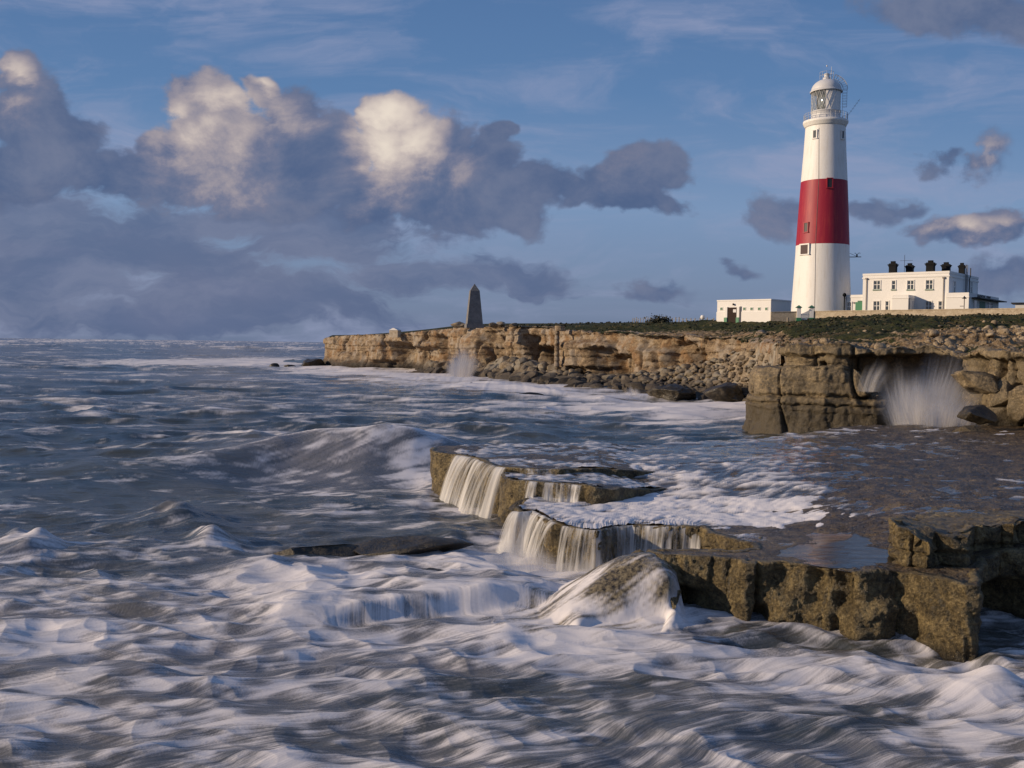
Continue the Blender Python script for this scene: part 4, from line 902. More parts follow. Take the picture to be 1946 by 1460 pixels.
def tower_paint(name, col, amt, stain):
    m_, B, out = new_mat(name); P = B.new('ShaderNodeNewGeometry').outputs['Position']
    n = B.noise(B.v('MULTIPLY', P, (1.6, 1.6, 0.16)), 1.6, 6, 0.6); n2 = B.noise(P, 2.5, 5, 0.6)
    c = B.mix(B.m('MULTIPLY', B.ss(n, 0.48, 0.68), amt), col, stain); c = B.mix(B.m('MULTIPLY', B.ss(n2, .5, .7), .12), c, stain)
    m_.node_tree.links.new(principled(B, c, 0.55, bump(B, n2, .15, .03)), out.inputs[0]); return m_
C_tower = tower_paint('tower_white_paint', (0.80, 0.775, 0.73), 0.34, (0.60, 0.53, 0.43))
C_red = tower_paint('tower_red_paint', (0.30, 0.007, 0.027), 0.5, (0.44, 0.045, 0.04))
C_lead = plain('grey_white_metal', (0.62, 0.61, 0.60), 0.45, 0.08, 2)
C_iron = plain('rail_metal', (0.45, 0.46, 0.48), 0.45, 0.1, 5)
C_black = plain('black_paint', (0.005, 0.0055, 0.007), 0.75, 0.3, 4, spec=0.2)
C_dark = plain('dark_frame', (0.03, 0.028, 0.03), 0.5, 0.3, 4)
C_green = plain('green_paint', (0.03, 0.19, 0.085), 0.5, 0.15, 3)
C_green2 = plain('pale_green_paint', (0.05, 0.16, 0.09), 0.55, 0.15, 3)
C_brown = plain('brown_door_paint', (0.035, 0.02, 0.015), 0.7, 0.2, 5, spec=0.2)
C_pipe = plain('pipe_paint', (0.22, 0.19, 0.17), 0.5, 0.2, 4)
C_glass = plain('window_glass', (0.045, 0.055, 0.06), 0.08, 0.3, 0.8, spec=0.9)
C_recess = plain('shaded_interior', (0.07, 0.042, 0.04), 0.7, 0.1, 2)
C_obelisk = rock_mat('obelisk_stone', (0.12, 0.115, 0.11), (0.20, 0.19, 0.18), (0.28, 0.265, 0.25), 1.6, 0.3, None, (0, 0, 0), 0, 0.9, 0.6, 0.05)
C_wood = plain('weathered_wood', (0.28, 0.24, 0.19), 0.8, 0.2, 6)
C_lamp = plain('optic_glass', (0.55, 0.52, 0.45), 0.12, 0.2, 2, metal=0.6)

def frame2(px, py, d, rz):
    """a local frame standing at a place: returns origin, and functions from photo pixels to local x (along), z (up)"""
    P0 = at(px, py, d); e = np.array([math.cos(rz), math.sin(rz), 0]); n = np.array([math.sin(rz), -math.cos(rz), 0])
    return P0, e, n
def on_front(P0, e, n, px, py, push=0.0):
    r = ray(px, py); c = np.array([0, 0, CAMH]); q0 = P0 + n * push
    t = np.dot(q0 - c, n) / np.dot(r, n); q = c + r * t - P0
    return float(np.dot(q, e)), float(q[2])
def on_side(P0, e, n, xs, px, py):
    """point on the plane local x = xs, as (depth along -n, z)"""
    r = ray(px, py); c = np.array([0, 0, CAMH]); q0 = P0 + e * xs
    t = np.dot(q0 - c, e) / np.dot(r, e); q = c + r * t - P0
    return float(-np.dot(q, n)), float(q[2])

def build_lighthouse():
    d = 172.0; base = at(1559.5, 607, d); k = d / F
    root = empty('lighthouse', tuple(base), math.atan2(-base[0], base[1]) * 1.0, 'tall white round lighthouse tower with one broad red band and a domed lantern', 'lighthouse')
    # local frame: -y faces the camera, x to the right
    zp = lambda py: at(1564, py, d)[2] - base[2]
    R_ = [(600, 55.0), (560, 53.0), (520, 50.9), (480, 49.0), (466, 48.7), (420, 46.4), (380, 44.2), (348, 42.4), (320, 40.6), (290, 38.6), (260, 37.1), (243, 36.3)]
    def rad(z): 
        zs = [zp(p) for p, _ in R_]; return float(np.interp(z, zs, [r * k for _, r in R_]))
    def prof(py0, py1, n):
        return [(rad(z), z) for z in np.linspace(zp(py0), zp(py1), n)]
    z_r0, z_r1 = zp(466), zp(349)
    bodyp = [(rad(zp(600)) * 1.01, -1.5)] + prof(600, 243, 60)
    b = MB(); b.lathe(bodyp, 96); tw = b.build('tower', C_tower, root)
    # cut nothing: the red band is paint on the same wall, given by height
    tw.data.materials.append(C_red)
    for p in tw.data.polygons:
        zc = p.center.z
        if z_r0 < zc < z_r1: p.material_index = 1
    g = [(36.3, 243), (37.3, 243), (37.5, 241), (39.0, 239.5), (39.2, 238), (40.6, 236.5), (41.0, 235), (41.0, 231.5), (39.5, 231), (20, 231)]
    MB().lathe([(r * k, zp(p)) for r, p in g], 96).build('gallery', C_tower, root)
    # railing
    rb = MB(); R0 = 39.4 * k; zd = zp(231); 
    for a in range(28):
        t = 2 * math.pi * a / 28; x, y = R0 * math.sin(t), -R0 * math.cos(t); rb.tube([(x, y, zd), (x, y, zd + 1.15)], 0.035, 5)
    for h in (0.4, 0.78, 1.15):
        rb.tube([(R0 * math.sin(2 * math.pi * a / 48), -R0 * math.cos(2 * math.pi * a / 48), zd + h) for a in range(49)], 0.028, 5)
    rb.build('railing', C_iron, root)
    rl = 26.6 * k; zb, zt, zdm = zp(231), zp(213), zp(176)
    MB().lathe([(rl + .12, zb), (rl + .12, zb + .25), (rl, zb + .3), (rl, zt - .15), (rl + .08, zt - .12), (rl + .08, zt), (rl - .3, zt)], 64).build('lantern_base', C_lead, root)
    # blanked (landward) part of the lantern and the glazed seaward part; angles from camera direction, + to the right
    MB().lathe([(rl - .04, zt), (rl - .04, zdm)], 50, R(-2), R(215)).build('lantern_panel', C_white, root)
    MB().lathe([(rl - .10, zt), (rl - .10, zdm)], 50, R(2), R(222)).build('lantern_dark_sheet', C_dark, root)  # dark sheet added so the lantern reads shaded inside
    gl, GB, go = new_mat('lantern_glass')
    pr = principled(GB, (0.55, 0.6, 0.62), 0.03, spec=0.6); tr = GB.new('ShaderNodeBsdfTransparent'); tr.inputs[0].default_value = (0.80, 0.85, 0.86, 1)
    mx = GB.new('ShaderNodeMixShader'); mx.inputs[0].default_value = 0.22; GB.put(mx.inputs[1], tr.outputs[0]); GB.put(mx.inputs[2], pr); gl.node_tree.links.new(mx.outputs[0], go.inputs[0])
    MB().lathe([(rl - .06, zt), (rl - .06, zdm)], 60, R(215), R(358)).build('lantern_glazing', gl, root)
    lb = MB()
    n_, hh = 20, zdm - zt
    for a in range(n_):
        for sg in (1, -1):
            pts = [((rl + .01) * math.sin(2 * math.pi * (a + sg * q * 1.5) / n_), -(rl + .01) * math.cos(2 * math.pi * (a + sg * q * 1.5) / n_), zt + hh * q) for q in np.linspace(0, 1, 9)]
            ang = 2 * math.pi * a / n_
            if not (R(30) < ang < R(140)): lb.tube(pts, 0.03, 5)
    lb.build('lattice', C_lead, root)
    op = MB(); op.lathe([(.3, zt + .1), (1.0, zt + .3), (1.25, zt + 1.0), (1.35, zt + 1.7), (1.25, zt + 2.4), (1.0, zt + 3.0), (.3, zt + 3.2)], 24).build('lens', C_lamp, root)
    MB().lathe([(rl - 1.2, zt + .05), (0.1, zt + .05)], 32).build('lantern_floor', C_dark, root)
    dm = [(rl + .22, zdm - .05), (rl + .28, zdm + .05), (rl + .28, zdm + .16), (rl + .12, zdm + .26)]
    zc = zdm + .26; ht = zp(151) - zc
    for t in np.linspace(0, 88, 18): dm.append(((rl + .10) * math.cos(R(t)), zc + ht * math.sin(R(t))))
    MB().lathe(dm, 64).build('dome', C_lead, root)
    zf = zc + ht
    MB().lathe([(.62, zf - .25), (.62, zf + .25), (.45, zf + .3), (.45, zf + .75), (.55, zf + .8), (.3, zf + 1.0), (.02, zf + 1.02)], 24).build('finial', C_lead, root)
    pb = MB(); hz = zf + .05
    for a in range(10):
        t = 2 * math.pi * a / 10; x, y = 1.15 * math.sin(t), -1.15 * math.cos(t); pb.tube([(x, y, zf - .35), (x, y, zf + 1.15)], .03, 5)
    for h in (.55, 1.15): pb.tube([(1.15 * math.sin(2 * math.pi * a / 24), -1.15 * math.cos(2 * math.pi * a / 24), zf + h) for a in range(25)], .026, 5)
    pb.build('dome_railing', C_iron, root)
    MB().tube([(.75, 0, zf), (.75, 0, zf + 2.1)], .035, 6).lathe([(.02, zf + 2.1), (.12, zf + 2.2), (.12, zf + 2.35), (.02, zf + 2.45)], 10).build('weather_vane', C_lead, root)
    # hooped ladder up the right-hand side and over the dome
    lad = MB(); A = 92; pts_in, pts_out = [], []
    for z in np.linspace(zp(231), zdm + .2, 12): pts_in.append((rl + .25, z)); pts_out.append((rl + .95, z))
    for t in np.linspace(5, 66, 8): pts_in.append(((rl + .30) * math.cos(R(t)), zc + (ht + .2) * math.sin(R(t)))); pts_out.append(((rl + 1.05) * math.cos(R(t)), zc + (ht + .95) * math.sin(R(t))))
    for dy in (-.25, .25): lad.tube([(x, dy, z) for x, z in pts_in], .03, 5)
    for dy in (-.35, 0, .35): lad.tube([(x, dy, z) for x, z in pts_out[5:]], .025, 5)
    for (xi, zi), (xo, zo) in list(zip(pts_in, pts_out))[5:]: lad.tube([(xi, -.3, zi), (xo, -.35, zo), (xo, .35, zo), (xi, .3, zi)], .026, 5)
    for (xi, zi) in pts_in: lad.tube([(xi, -.25, zi), (xi, .25, zi)], .02, 4)
    lad.build('ladder', C_iron, root)
    # windows: surround and flat pane; dark panes carry an opening's shade as colour
    def win(px, py, w, h, mat_f, mat_p, surround=.22, arched=True, name='window'):
        z = zp(py); r = rad(z); cxp = at(1559.5 + (607 - py) * 0.0245, py, d); 
        a = math.asin(max(-.97, min(.97, (px - (1559.5 + (607 - py) * 0.0235)) * k / r)))
        f = MB(); hw, hh_ = w / 2, h / 2; s_ = surround; rr = r + .05
        f.box(-hw - s_, -hw, -.09, .1, z - hh_, z + hh_); f.box(hw, hw + s_, -.09, .1, z - hh_, z + hh_); f.box(-hw - s_, hw + s_, -.11, .1, z + hh_, z + hh_ + s_ * .8); f.box(-hw - s_ - .06, hw + s_ + .06, -.16, .1, z - hh_ - .16, z - hh_)
        Mx = Matrix.Rotation(a, 4, 'Z') @ Matrix.Translation((0, -rr, 0)); f.xf(Mx)
        fr = f.build(name, mat_f, root)
        p = MB(); p.box(-hw, hw, -.03, .03, z - hh_, z + hh_); p.xf(Mx); p.build('pane', mat_p, fr); return
        q = MB(); q.box(-.035, .035, -.06, -.03, z - hh_, z + hh_); q.box(-hw, hw, -.055, -.03, z + hh_ * .2 - .03, z + hh_ * .2 + .03); q.xf(Mx); q.build('glazing_bar', mat_f if mat_f != C_red else C_dark, fr)
    win(1549.5, 261, .55, 1.25, C_tower, C_glass, .18); win(1598, 262.5, .55, 1.25, C_tower, C_glass, .18)
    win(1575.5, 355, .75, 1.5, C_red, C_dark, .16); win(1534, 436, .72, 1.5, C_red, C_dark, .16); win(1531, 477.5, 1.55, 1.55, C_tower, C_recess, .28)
    # lightning strip
    st = MB()
    def ax(px, py): return math.asin((px - (1559.5 + (607 - py) * 0.0235)) * k / rad(zp(py)))
    pp = [(1556.5, 250), (1556, 348), (1550.5, 466), (1548.5, 605)]
    pts = []
    for py in np.linspace(250, 604, 30):
        px = np.interp(py, [q[1] for q in pp], [q[0] for q in pp]); z = zp(py); a = ax(px, py); r = rad(z) + .015; pts.append((r * math.sin(a), -r * math.cos(a), z))
    st.tube(pts, .035, 5).build('lightning_strip', C_pipe, root)
    # bracket with fog-detector on the right
    br = MB(); z = zp(489.5); r = rad(z) - .2; br.box(r, r + 2.05, -.06, .06, z - .05, z + .07)
    br.tube([(r, 0, z + .75), (r + 1.3, 0, z + .1)], .03, 5); x0 = r + 1.35
    br.tube([(x0, 0, z), (x0, 0, z + .45)], .12, 8); br.tube([(x0, 0, z + .4), (x0 - .3, 0, z + .68), (x0 - .42, 0, z + .66)], .04, 6); br.tube([(x0, 0, z + .4), (x0 + .3, 0, z + .68), (x0 + .5, 0, z + .68), (x0 + .52, 0, z + .55)], .04, 6)
    br.build('bracket', C_black, root)
    an = MB(); z = zd + .8; an.tube([(R0, 0, z), (R0 + 1.9, 0, z + 2.7)], .03, 5)
    for q in (.5, .8, 1.1, 1.4, 1.7): an.tube([(R0 + q - .18, 0, z + q * 1.42 + .1), (R0 + q + .18, 0, z + q * 1.42 - .1)], .018, 4)
    an.build('aerial', C_iron, root)
build_lighthouse()

def window_on(root, x, z0, z1, w, ybase=0.0, side=False, xs=0.0, mullion=True, sill=True, fmat=None, mod=None):
    """opening standing in the front (or, side=True, in the right-hand wall): frame > pane, sill"""
    fmat = fmat or C_white; f = MB(); t = .07; hw = w / 2; y = ybase
    f.box(-hw, -hw + t, y - .03, y + .05, z0, z1); f.box(hw - t, hw, y - .03, y + .05, z0, z1); f.box(-hw + t, hw - t, y - .03, y + .05, z1 - t, z1); f.box(-hw + t, hw - t, y - .03, y + .05, z0, z0 + t)
    if mullion:
        f.box(-.05, .05, y - .035, y + .04, z0 + t, z1 - t)
    zz = z0 + (z1 - z0) * .55; f.box(-hw + t, hw - t, y - .033, y + .035, zz - .04, zz + .05)
    # raised reveal, left darker in real shade
    f.box(-hw - .09, -hw, y - .10, y + .02, z0, z1 + .09); f.box(hw, hw + .09, y - .10, y + .02, z0, z1 + .09); f.box(-hw, hw, y - .10, y + .02, z1, z1 + .09)
    T = Matrix.Translation((x, 0, 0)) if not side else Matrix.Translation((xs, x, 0)) @ Matrix.Rotation(R(90), 4, 'Z')
    o = f.xf(T).build('window', fmat, root)
    MB().box(-hw + t, hw - t, y - .015, y + .015, z0 + t, z1 - t).xf(T).build('pane', C_glass, o)
    if sill: MB().box(-hw - .14, hw + .14, y - .16, y + .02, z0 - .12, z0 - .002).xf(T).build('sill', C_green2, o)
    return o
def px3(X, Y): return 1340 + X / 3.211, 460 + Y / 3.211

def build_house():
    rz = R(-39); d = 166.0; px, py = px3(958, 425); P0, e, n = frame2(px, py, d, rz); zg = -0.9
    root = empty('keepers_house', tuple(P0), rz, 'white two-storey flat-roofed house with low wings beside the lighthouse', 'house')
    fx = lambda X, Y, push=0: on_front(P0, e, n, *px3(X, Y), push)
    L, H = fx(1486, 300)[0], fx(1200, 188)[1]; Wd = on_side(P0, e, n, L, *px3(1664, 300))[0]
    zc = fx(1200, 215)[1]
    w = MB().box(0, L, 0, Wd, zg, H - .02); w.box(-.10, L + .10, -.10, Wd + .10, zc - .12, zc + .14); w.box(-.06, L + .06, -.06, Wd + .06, H - .3, H + .05); w.build('wall', C_white, root)
    for X, hw, a, b in ((1050, 20, 236, 291), (1152, 11, 236, 291), (1255, 20, 235, 291), (1370, 21, 232, 290)):
        x, z1 = fx(X, a); z0 = fx(X, b)[1]; wd = abs(fx(X + hw, a)[0] - fx(X - hw, a)[0]); window_on(root, x, z0, z1, wd, mullion=hw > 15)
    for X, hw in ((1048, 19), (1112, 10), (1365, 19), (1437, 11)):
        x, z1 = fx(X, 361); z0 = z1 - 1.75; wd = abs(fx(X + hw, 361)[0] - fx(X - hw, 361)[0]); window_on(root, x, z0, z1, wd, mullion=hw > 15, sill=False)
    for X in (1520, 1624):
        y, z1 = on_side(P0, e, n, L, *px3(X, 240)); window_on(root, y, z1 - 1.9, z1, 1.0, side=True, xs=L + .02)
    for X, t in ((987, 228), (1457, 222)):
        x, z1 = fx(X, t); MB().tube([(x, -.14, zg), (x, -.14, z1)], .065, 8).box(x - .17, x + .17, -.28, -.002, z1 - .05, z1 + .22).build('downpipe', C_pipe, root)
    # porch, projecting forward
    x1, _ = fx(1278, 400); 
    best = min(np.arange(.5, 9, .1), key=lambda p: abs(on_front(P0, e, n, *px3(1162, 400), p)[0] - x1)); x0 = on_front(P0, e, n, *px3(1066, 400), best)[0]; hz = on_front(P0, e, n, *px3(1162, 312), best)[1]
    best = min(best, 3.2)
    pw = MB().box(x0, x1, -best, -.001, zg, hz); pw.box(x0 - .08, x1 + .08, -best - .08, -.02, hz - .55, hz - .42); po = pw.build('porch', C_white, root)
    MB().box(x1 + .001, x1 + .05, -best * .35, -best * .08, zg + .9, hz - .9).build('porch_door', C_lead, po)
    MB().tube([(x1 + .12, -best + .25, zg), (x1 + .12, -best + .25, hz - .5)], .06, 8).build('downpipe', C_pipe, root)
    # left wing
    xl = fx(858, 400)[0]; hl = fx(900, 322)[1]
    wl = MB().box(xl, -.001, .4, 7, zg, hl); wl.box(xl - .06, -.02, .32, 7.06, hl - .45, hl - .3); wl = wl.build('wing', C_white, root)
    x, z1 = fx(939, 366); MB().box(x - .72, x + .72, .34, .42, zg, z1).build('door', C_green, wl); MB().box(x - .35, x + .35, .30, .40, z1 + .02, z1 + .22).build('lamp_housing', C_green2, wl)
    x, z1 = fx(875, 366); window_on(wl, x, z1 - 1.75, z1, .75, .38, sill=False)
    x, z1 = fx(903, 371); MB().tube([(x, .3, z1), (x, .42, z1)], .16, 12).build('wall_lamp', C_pipe, wl)
    x, _ = fx(848, 400); z1 = fx(848, 345)[1]; MB().box(x - .12, x + .12, -.1, .1, z1 - .1, z1 + .9).build('flue', C_black, root)
    # right wing with canopy
    pf = 1.2; xa = on_front(P0, e, n, *px3(1470, 400), pf)[0]; xb, hr = on_front(P0, e, n, *px3(1610, 308), pf); 
    best = min(np.arange(2, 25, .1), key=lambda D_: abs(proj(*(P0 + e * xb - n * (D_ - pf) + np.array([0, 0, 1.])))[0] - px3(1790, 400)[0])); yb = best - pf
    wr = MB().box(xa, xb, -pf, yb, zg, hr); wr.box(xa - .06, xb + .07, -pf - .07, yb + .06, hr - .75, hr - .62); wr = wr.build('wing', C_white, root)
    zc = on_side(P0, e, n, xb, *px3(1700, 352))[1]; ya, yc = on_side(P0, e, n, xb, *px3(1625, 352))[0], on_side(P0, e, n, xb, *px3(1795, 352))[0]
    MB().box(xb + .001, xb + 1.3, ya, min(yc, yb), zc - .08, zc + .08).build('canopy', C_dark, wr)
    for Xa, Xb in ((1640, 1655), (1675, 1708), (1728, 1752)):
        a_, b_ = on_side(P0, e, n, xb, *px3(Xa, 380))[0], on_side(P0, e, n, xb, *px3(Xb, 380))[0]
        MB().box(xb + .001, xb + .06, a_, b_, zg, zc - .35).build('entrance_glazing', C_green2 if Xa == 1675 else C_glass, wr)
    ya, yc = on_side(P0, e, n, xb, *px3(1660, 330))[0], on_side(P0, e, n, xb, *px3(1742, 330))[0]
    for word, f0, f1 in (('LIGHTHOUSE', 0, .58), ('CENTRE', .66, 1)):
        cu = bpy.data.curves.new('lettering', 'FONT'); cu.body = word; cu.extrude = .02; cu.align_x = 'CENTER'
        cu.size = .62; tmp = bpy.data.objects.new('t', cu); COL.objects.link(tmp); bpy.context.view_layer.update()
        me = bpy.data.meshes.new_from_object(tmp.evaluated_get(bpy.context.evaluated_depsgraph_get())); sc_ = (yc - ya) * (f1 - f0) / max(.1, tmp.dimensions.x); bpy.data.objects.remove(tmp)
        lt = link('sign_lettering', me, C_dark, wr); lt.matrix_local = Matrix.Translation((xb + .03, ya + (yc - ya) * (f0 + f1) / 2, hr - .5)) @ Matrix.Rotation(R(90), 4, 'Z') @ Matrix.Rotation(R(90), 4, 'X') @ Matrix.Diagonal((sc_, 1.0, 1, 1))
    # chimneys
    for X, hw, top, yy in ((1148, 26, 118, 3.5), (1250, 25, 130, 6.0), (1377, 29, 113, 3.0), (1472, 28, 124, 6.0), (1568, 21, 128, 11.0)):
        q = P0 - n * yy; rr = lambda px_, py_: on_front(q, e, n, px_, py_); x, zt = rr(*px3(X, top)); wd = abs(rr(*px3(X + hw, top))[0] - rr(*px3(X - hw, top))[0]) * .80; hb = H - .4; h = zt - hb
        hwd = wd / 2; c = MB().box(x - hwd, x + hwd, yy - hwd * .8, yy + hwd * .8, hb, zt - h * .14)
        c.box(x - hwd * 1.12, x + hwd * 1.12, yy - hwd * .92, yy + hwd * .92, zt - h * .36, zt - h * .27); c.box(x - hwd * 1.3, x + hwd * 1.3, yy - hwd * 1.1, yy + hwd * 1.1, zt - h * .27, zt - h * .20)
        c = c.build('chimney', C_black, root)
        MB().box(x - hwd * .6, x + hwd * .6, yy - hwd * .5, yy + hwd * .5, zt - h * .139, zt).build('chimney_pot', C_black, c)
        xc, zt_c = x, zt
    fl = MB(); ys = 9.0
    for dx in (-.7, -.2, .35): fl.tube([(L + .3, ys + dx, hr), (L + .3, ys + dx, H + 1.6)], .05, 6)
    for h in np.arange(hr + .5, H + 1.5, .55): fl.tube([(L + .3, ys - .7, h), (L + .3, ys - .2, h)], .03, 5)
    fl.tube([(L + .3, ys + 1.6, hr), (L + .3, ys + 1.6, H - .6), (L + .3, ys + 2.1, H - .2), (L + .3, ys + 2.1, H + 1.2)], .09, 8)
    fl.build('metal_flues', C_dark, root)
    x, zt = fx(1182, 70); MB().tube([(x, 3, H - .3), (x, 3, zt)], .035, 5).tube([(x - .7, 3, H + 2.2), (x + 1.3, 3, H + 2.2)], .025, 5).build('aerial', C_dark, root)
    return P0, e, n
build_house()

def build_hut():
    rz = R(-43); d = 152.0; px, py = px3(72, 487); P0, e, n = frame2(px, py, d, rz)
    root = empty('flat_roofed_hut', tuple(P0), rz, 'low white flat-roofed hut with brown double door at the left end of the stone wall', 'hut')
    fx = lambda X, Y, push=0: on_front(P0, e, n, *px3(X, Y), push)
    L, H = fx(401, 400)[0], fx(230, 353)[1]
    Wd = min(np.arange(2, 20, .1), key=lambda D_: abs(proj(*(P0 + e * L - n * D_ + np.array([0, 0, 2.])))[0] - px3(522, 400)[0]))
    zs = fx(230, 425)[1]
    w = MB().box(0, L, 0, Wd, -1.0, H); w.box(-.06, L + .06, -.06, Wd + .06, H - .16, H + .04); w.box(-.07, L + .05, -.07, -.001, -1, zs); w.build('wall', C_white, root)
    for X in (100, 240, 284, 330, 374):
        x, z = fx(X, 408); f = MB().box(x - .24, x + .24, -.06, .04, z - .24, z + .24).build('window', C_white, root); MB().box(x - .18, x + .18, -.075, -.061, z - .18, z + .18).build('pane', C_green2, f)
    x0, x1 = fx(139, 440)[0], fx(194, 440)[0]; zt = fx(166, 400)[1]
    dr = MB().box(x0, (x0 + x1) / 2 - .02, -.12, -.071, -1, zt); dr.box((x0 + x1) / 2 + .02, x1, -.12, -.071, -1, zt)
    for q in np.linspace(x0 + .1, x1 - .1, 9): dr.box(q - .02, q + .02, -.135, -.1201, -.9, zt - .05)
    dr = dr.build('door', C_brown, root)
    MB().box((x0 + x1) / 2 + .2, (x0 + x1) / 2 + .7, -.16, -.1351, zt - .75, zt - .3).build('notice', C_lead, dr)
    for a, b in ((x0 - .5, x0 - .001), (x1 + .001, x1 + .5)):
        p = MB().box(a + .08, b, -.22, -.0701, -1, zt + .1).build('pilaster', C_white, root); MB().box(a, b + .002, -.30, -.2201, -1, .62).build('pilaster_foot', C_green, p)
    x, z = fx(218, 392); MB().tube([(x, -.14, -.2), (x, -.14, z)], .06, 8).build('downpipe', C_pipe, root)
    x, z = fx(176, 388); MB().lathe([(.02, 0), (.14, .08), (.14, .26), (.02, .34)], 10).xf(Matrix.Translation((x, -.2, z))).build('wall_lamp', C_dark, root)
    return P0, e, n, L
hP, he, hn, hL = build_hut()
def rest_z(p):
    return float(land_z(np.array([[p[0]]], float), np.array([[p[1]]], float))[0, 0])
def build_wall():
    # boundary wall from the hut to the right, broken by the gate
    def seg(X0, X1, d0, d1, t0, t1, label):
        a, b = at(*px3(X0, t0), d0), at(*px3(X1, t1), d1); v = b - a; L = math.hypot(v[0], v[1]); rz = math.atan2(v[1], v[0])
        N = max(2, int(L / .5)); bm = bmesh.new(); rows = []
        for i in range(N + 1):
            q = a + v * i / N; zt = q[2] - a[2] + .04 * random.random(); zb = min(rest_z(q) - .6 - a[2], zt - 1.8); x = L * i / N
            rows.append([bm.verts.new(c) for c in ((x, -.2, zb), (x, -.2, zt - .12), (x, -.26, zt - .12), (x, -.26, zt), (x, .26, zt), (x, .2, zt - .12), (x, .2, zb))])
        for A, B_ in zip(rows[:-1], rows[1:]):
            for k in range(6): bm.faces.new((A[k], B_[k], B_[k + 1], A[k + 1]))
        bm.faces.new(rows[0]); bm.faces.new(rows[-1][::-1]); bmesh.ops.recalc_face_normals(bm, faces=bm.faces)
        me = bpy.data.meshes.new('stone_wall'); bm.to_mesh(me); bm.free()
        o = link('stone_wall', me, M_stonewall); o.location = tuple(a); o.rotation_euler = (0, 0, rz); tag(o, label, 'wall', 'stone walls either side of the gate'); return o
    seg(400, 557, 145.7, 145.5, 427, 424, 'short buff stone wall between the white hut and the gate')
    seg(662, 1960, 145.4, 128, 422, 404, 'long buff stone wall running from the gate past the house')
    seg(1960, 2500, 128, 121, 404, 396, 'buff stone wall continuing to the right of the long wall')
    for i, (X, lb) in enumerate(((570, 'white gatepost with green cap, left of the picket gate'), (648, 'white gatepost with green cap, right of the picket gate'))):
        b = at(*px3(X, 481), 145.3); root = empty('gatepost', tuple(b), R(-8), lb, 'gatepost', 'green-capped gateposts'); k = 145.3 / F / 3.211; w = 12 * k; h = 82 * k
        MB().box(-w, w, -w, w, -.6, h, .02).build('shaft', C_white, root); MB().box(-w * 1.12, w * 1.12, -w * 1.12, w * 1.12, -.6, 18 * k).build('base', C_green, root)
        bm = MB(); v = [bm.bm.verts.new(c) for c in ((-w * 1.5, -w * 1.5, h), (w * 1.5, -w * 1.5, h), (w * 1.5, w * 1.5, h), (-w * 1.5, w * 1.5, h), (0, 0, h + .32))]; v2 = [bm.bm.verts.new(c) for c in ((-w * 1.5, -w * 1.5, h - .07), (w * 1.5, -w * 1.5, h - .07), (w * 1.5, w * 1.5, h - .07), (-w * 1.5, w * 1.5, h - .07))]
        for k_ in range(4): bm.bm.faces.new((v[k_], v[(k_ + 1) % 4], v[4])); bm.bm.faces.new((v2[k_], v2[(k_ + 1) % 4], v[(k_ + 1) % 4], v[k_]))
        bm.bm.faces.new(v2[::-1]); bm.build('cap', C_green2, root)
    a, b = at(*px3(584, 476), 145.4), at(*px3(634, 476), 145.4); L = b[0] - a[0]; root = empty('picket_gate', tuple(a), 0, 'white wooden picket gate between the two gateposts', 'gate')
    k = 145.4 / F / 3.211; N = 8
    for i in range(N):
        x = L * (i + .5) / N; h = (38 + 24 * (i / N) ** 1.2) * k; bm = MB(); bm.box(x - .055, x + .055, -.02, .02, .02, h); bm.build('picket', C_white, root)
    MB().box(0, L, .021, .06, 8 * k, 12 * k).box(0, L, .021, .06, 30 * k, 34 * k).build('rail', C_white, root)
build_wall()

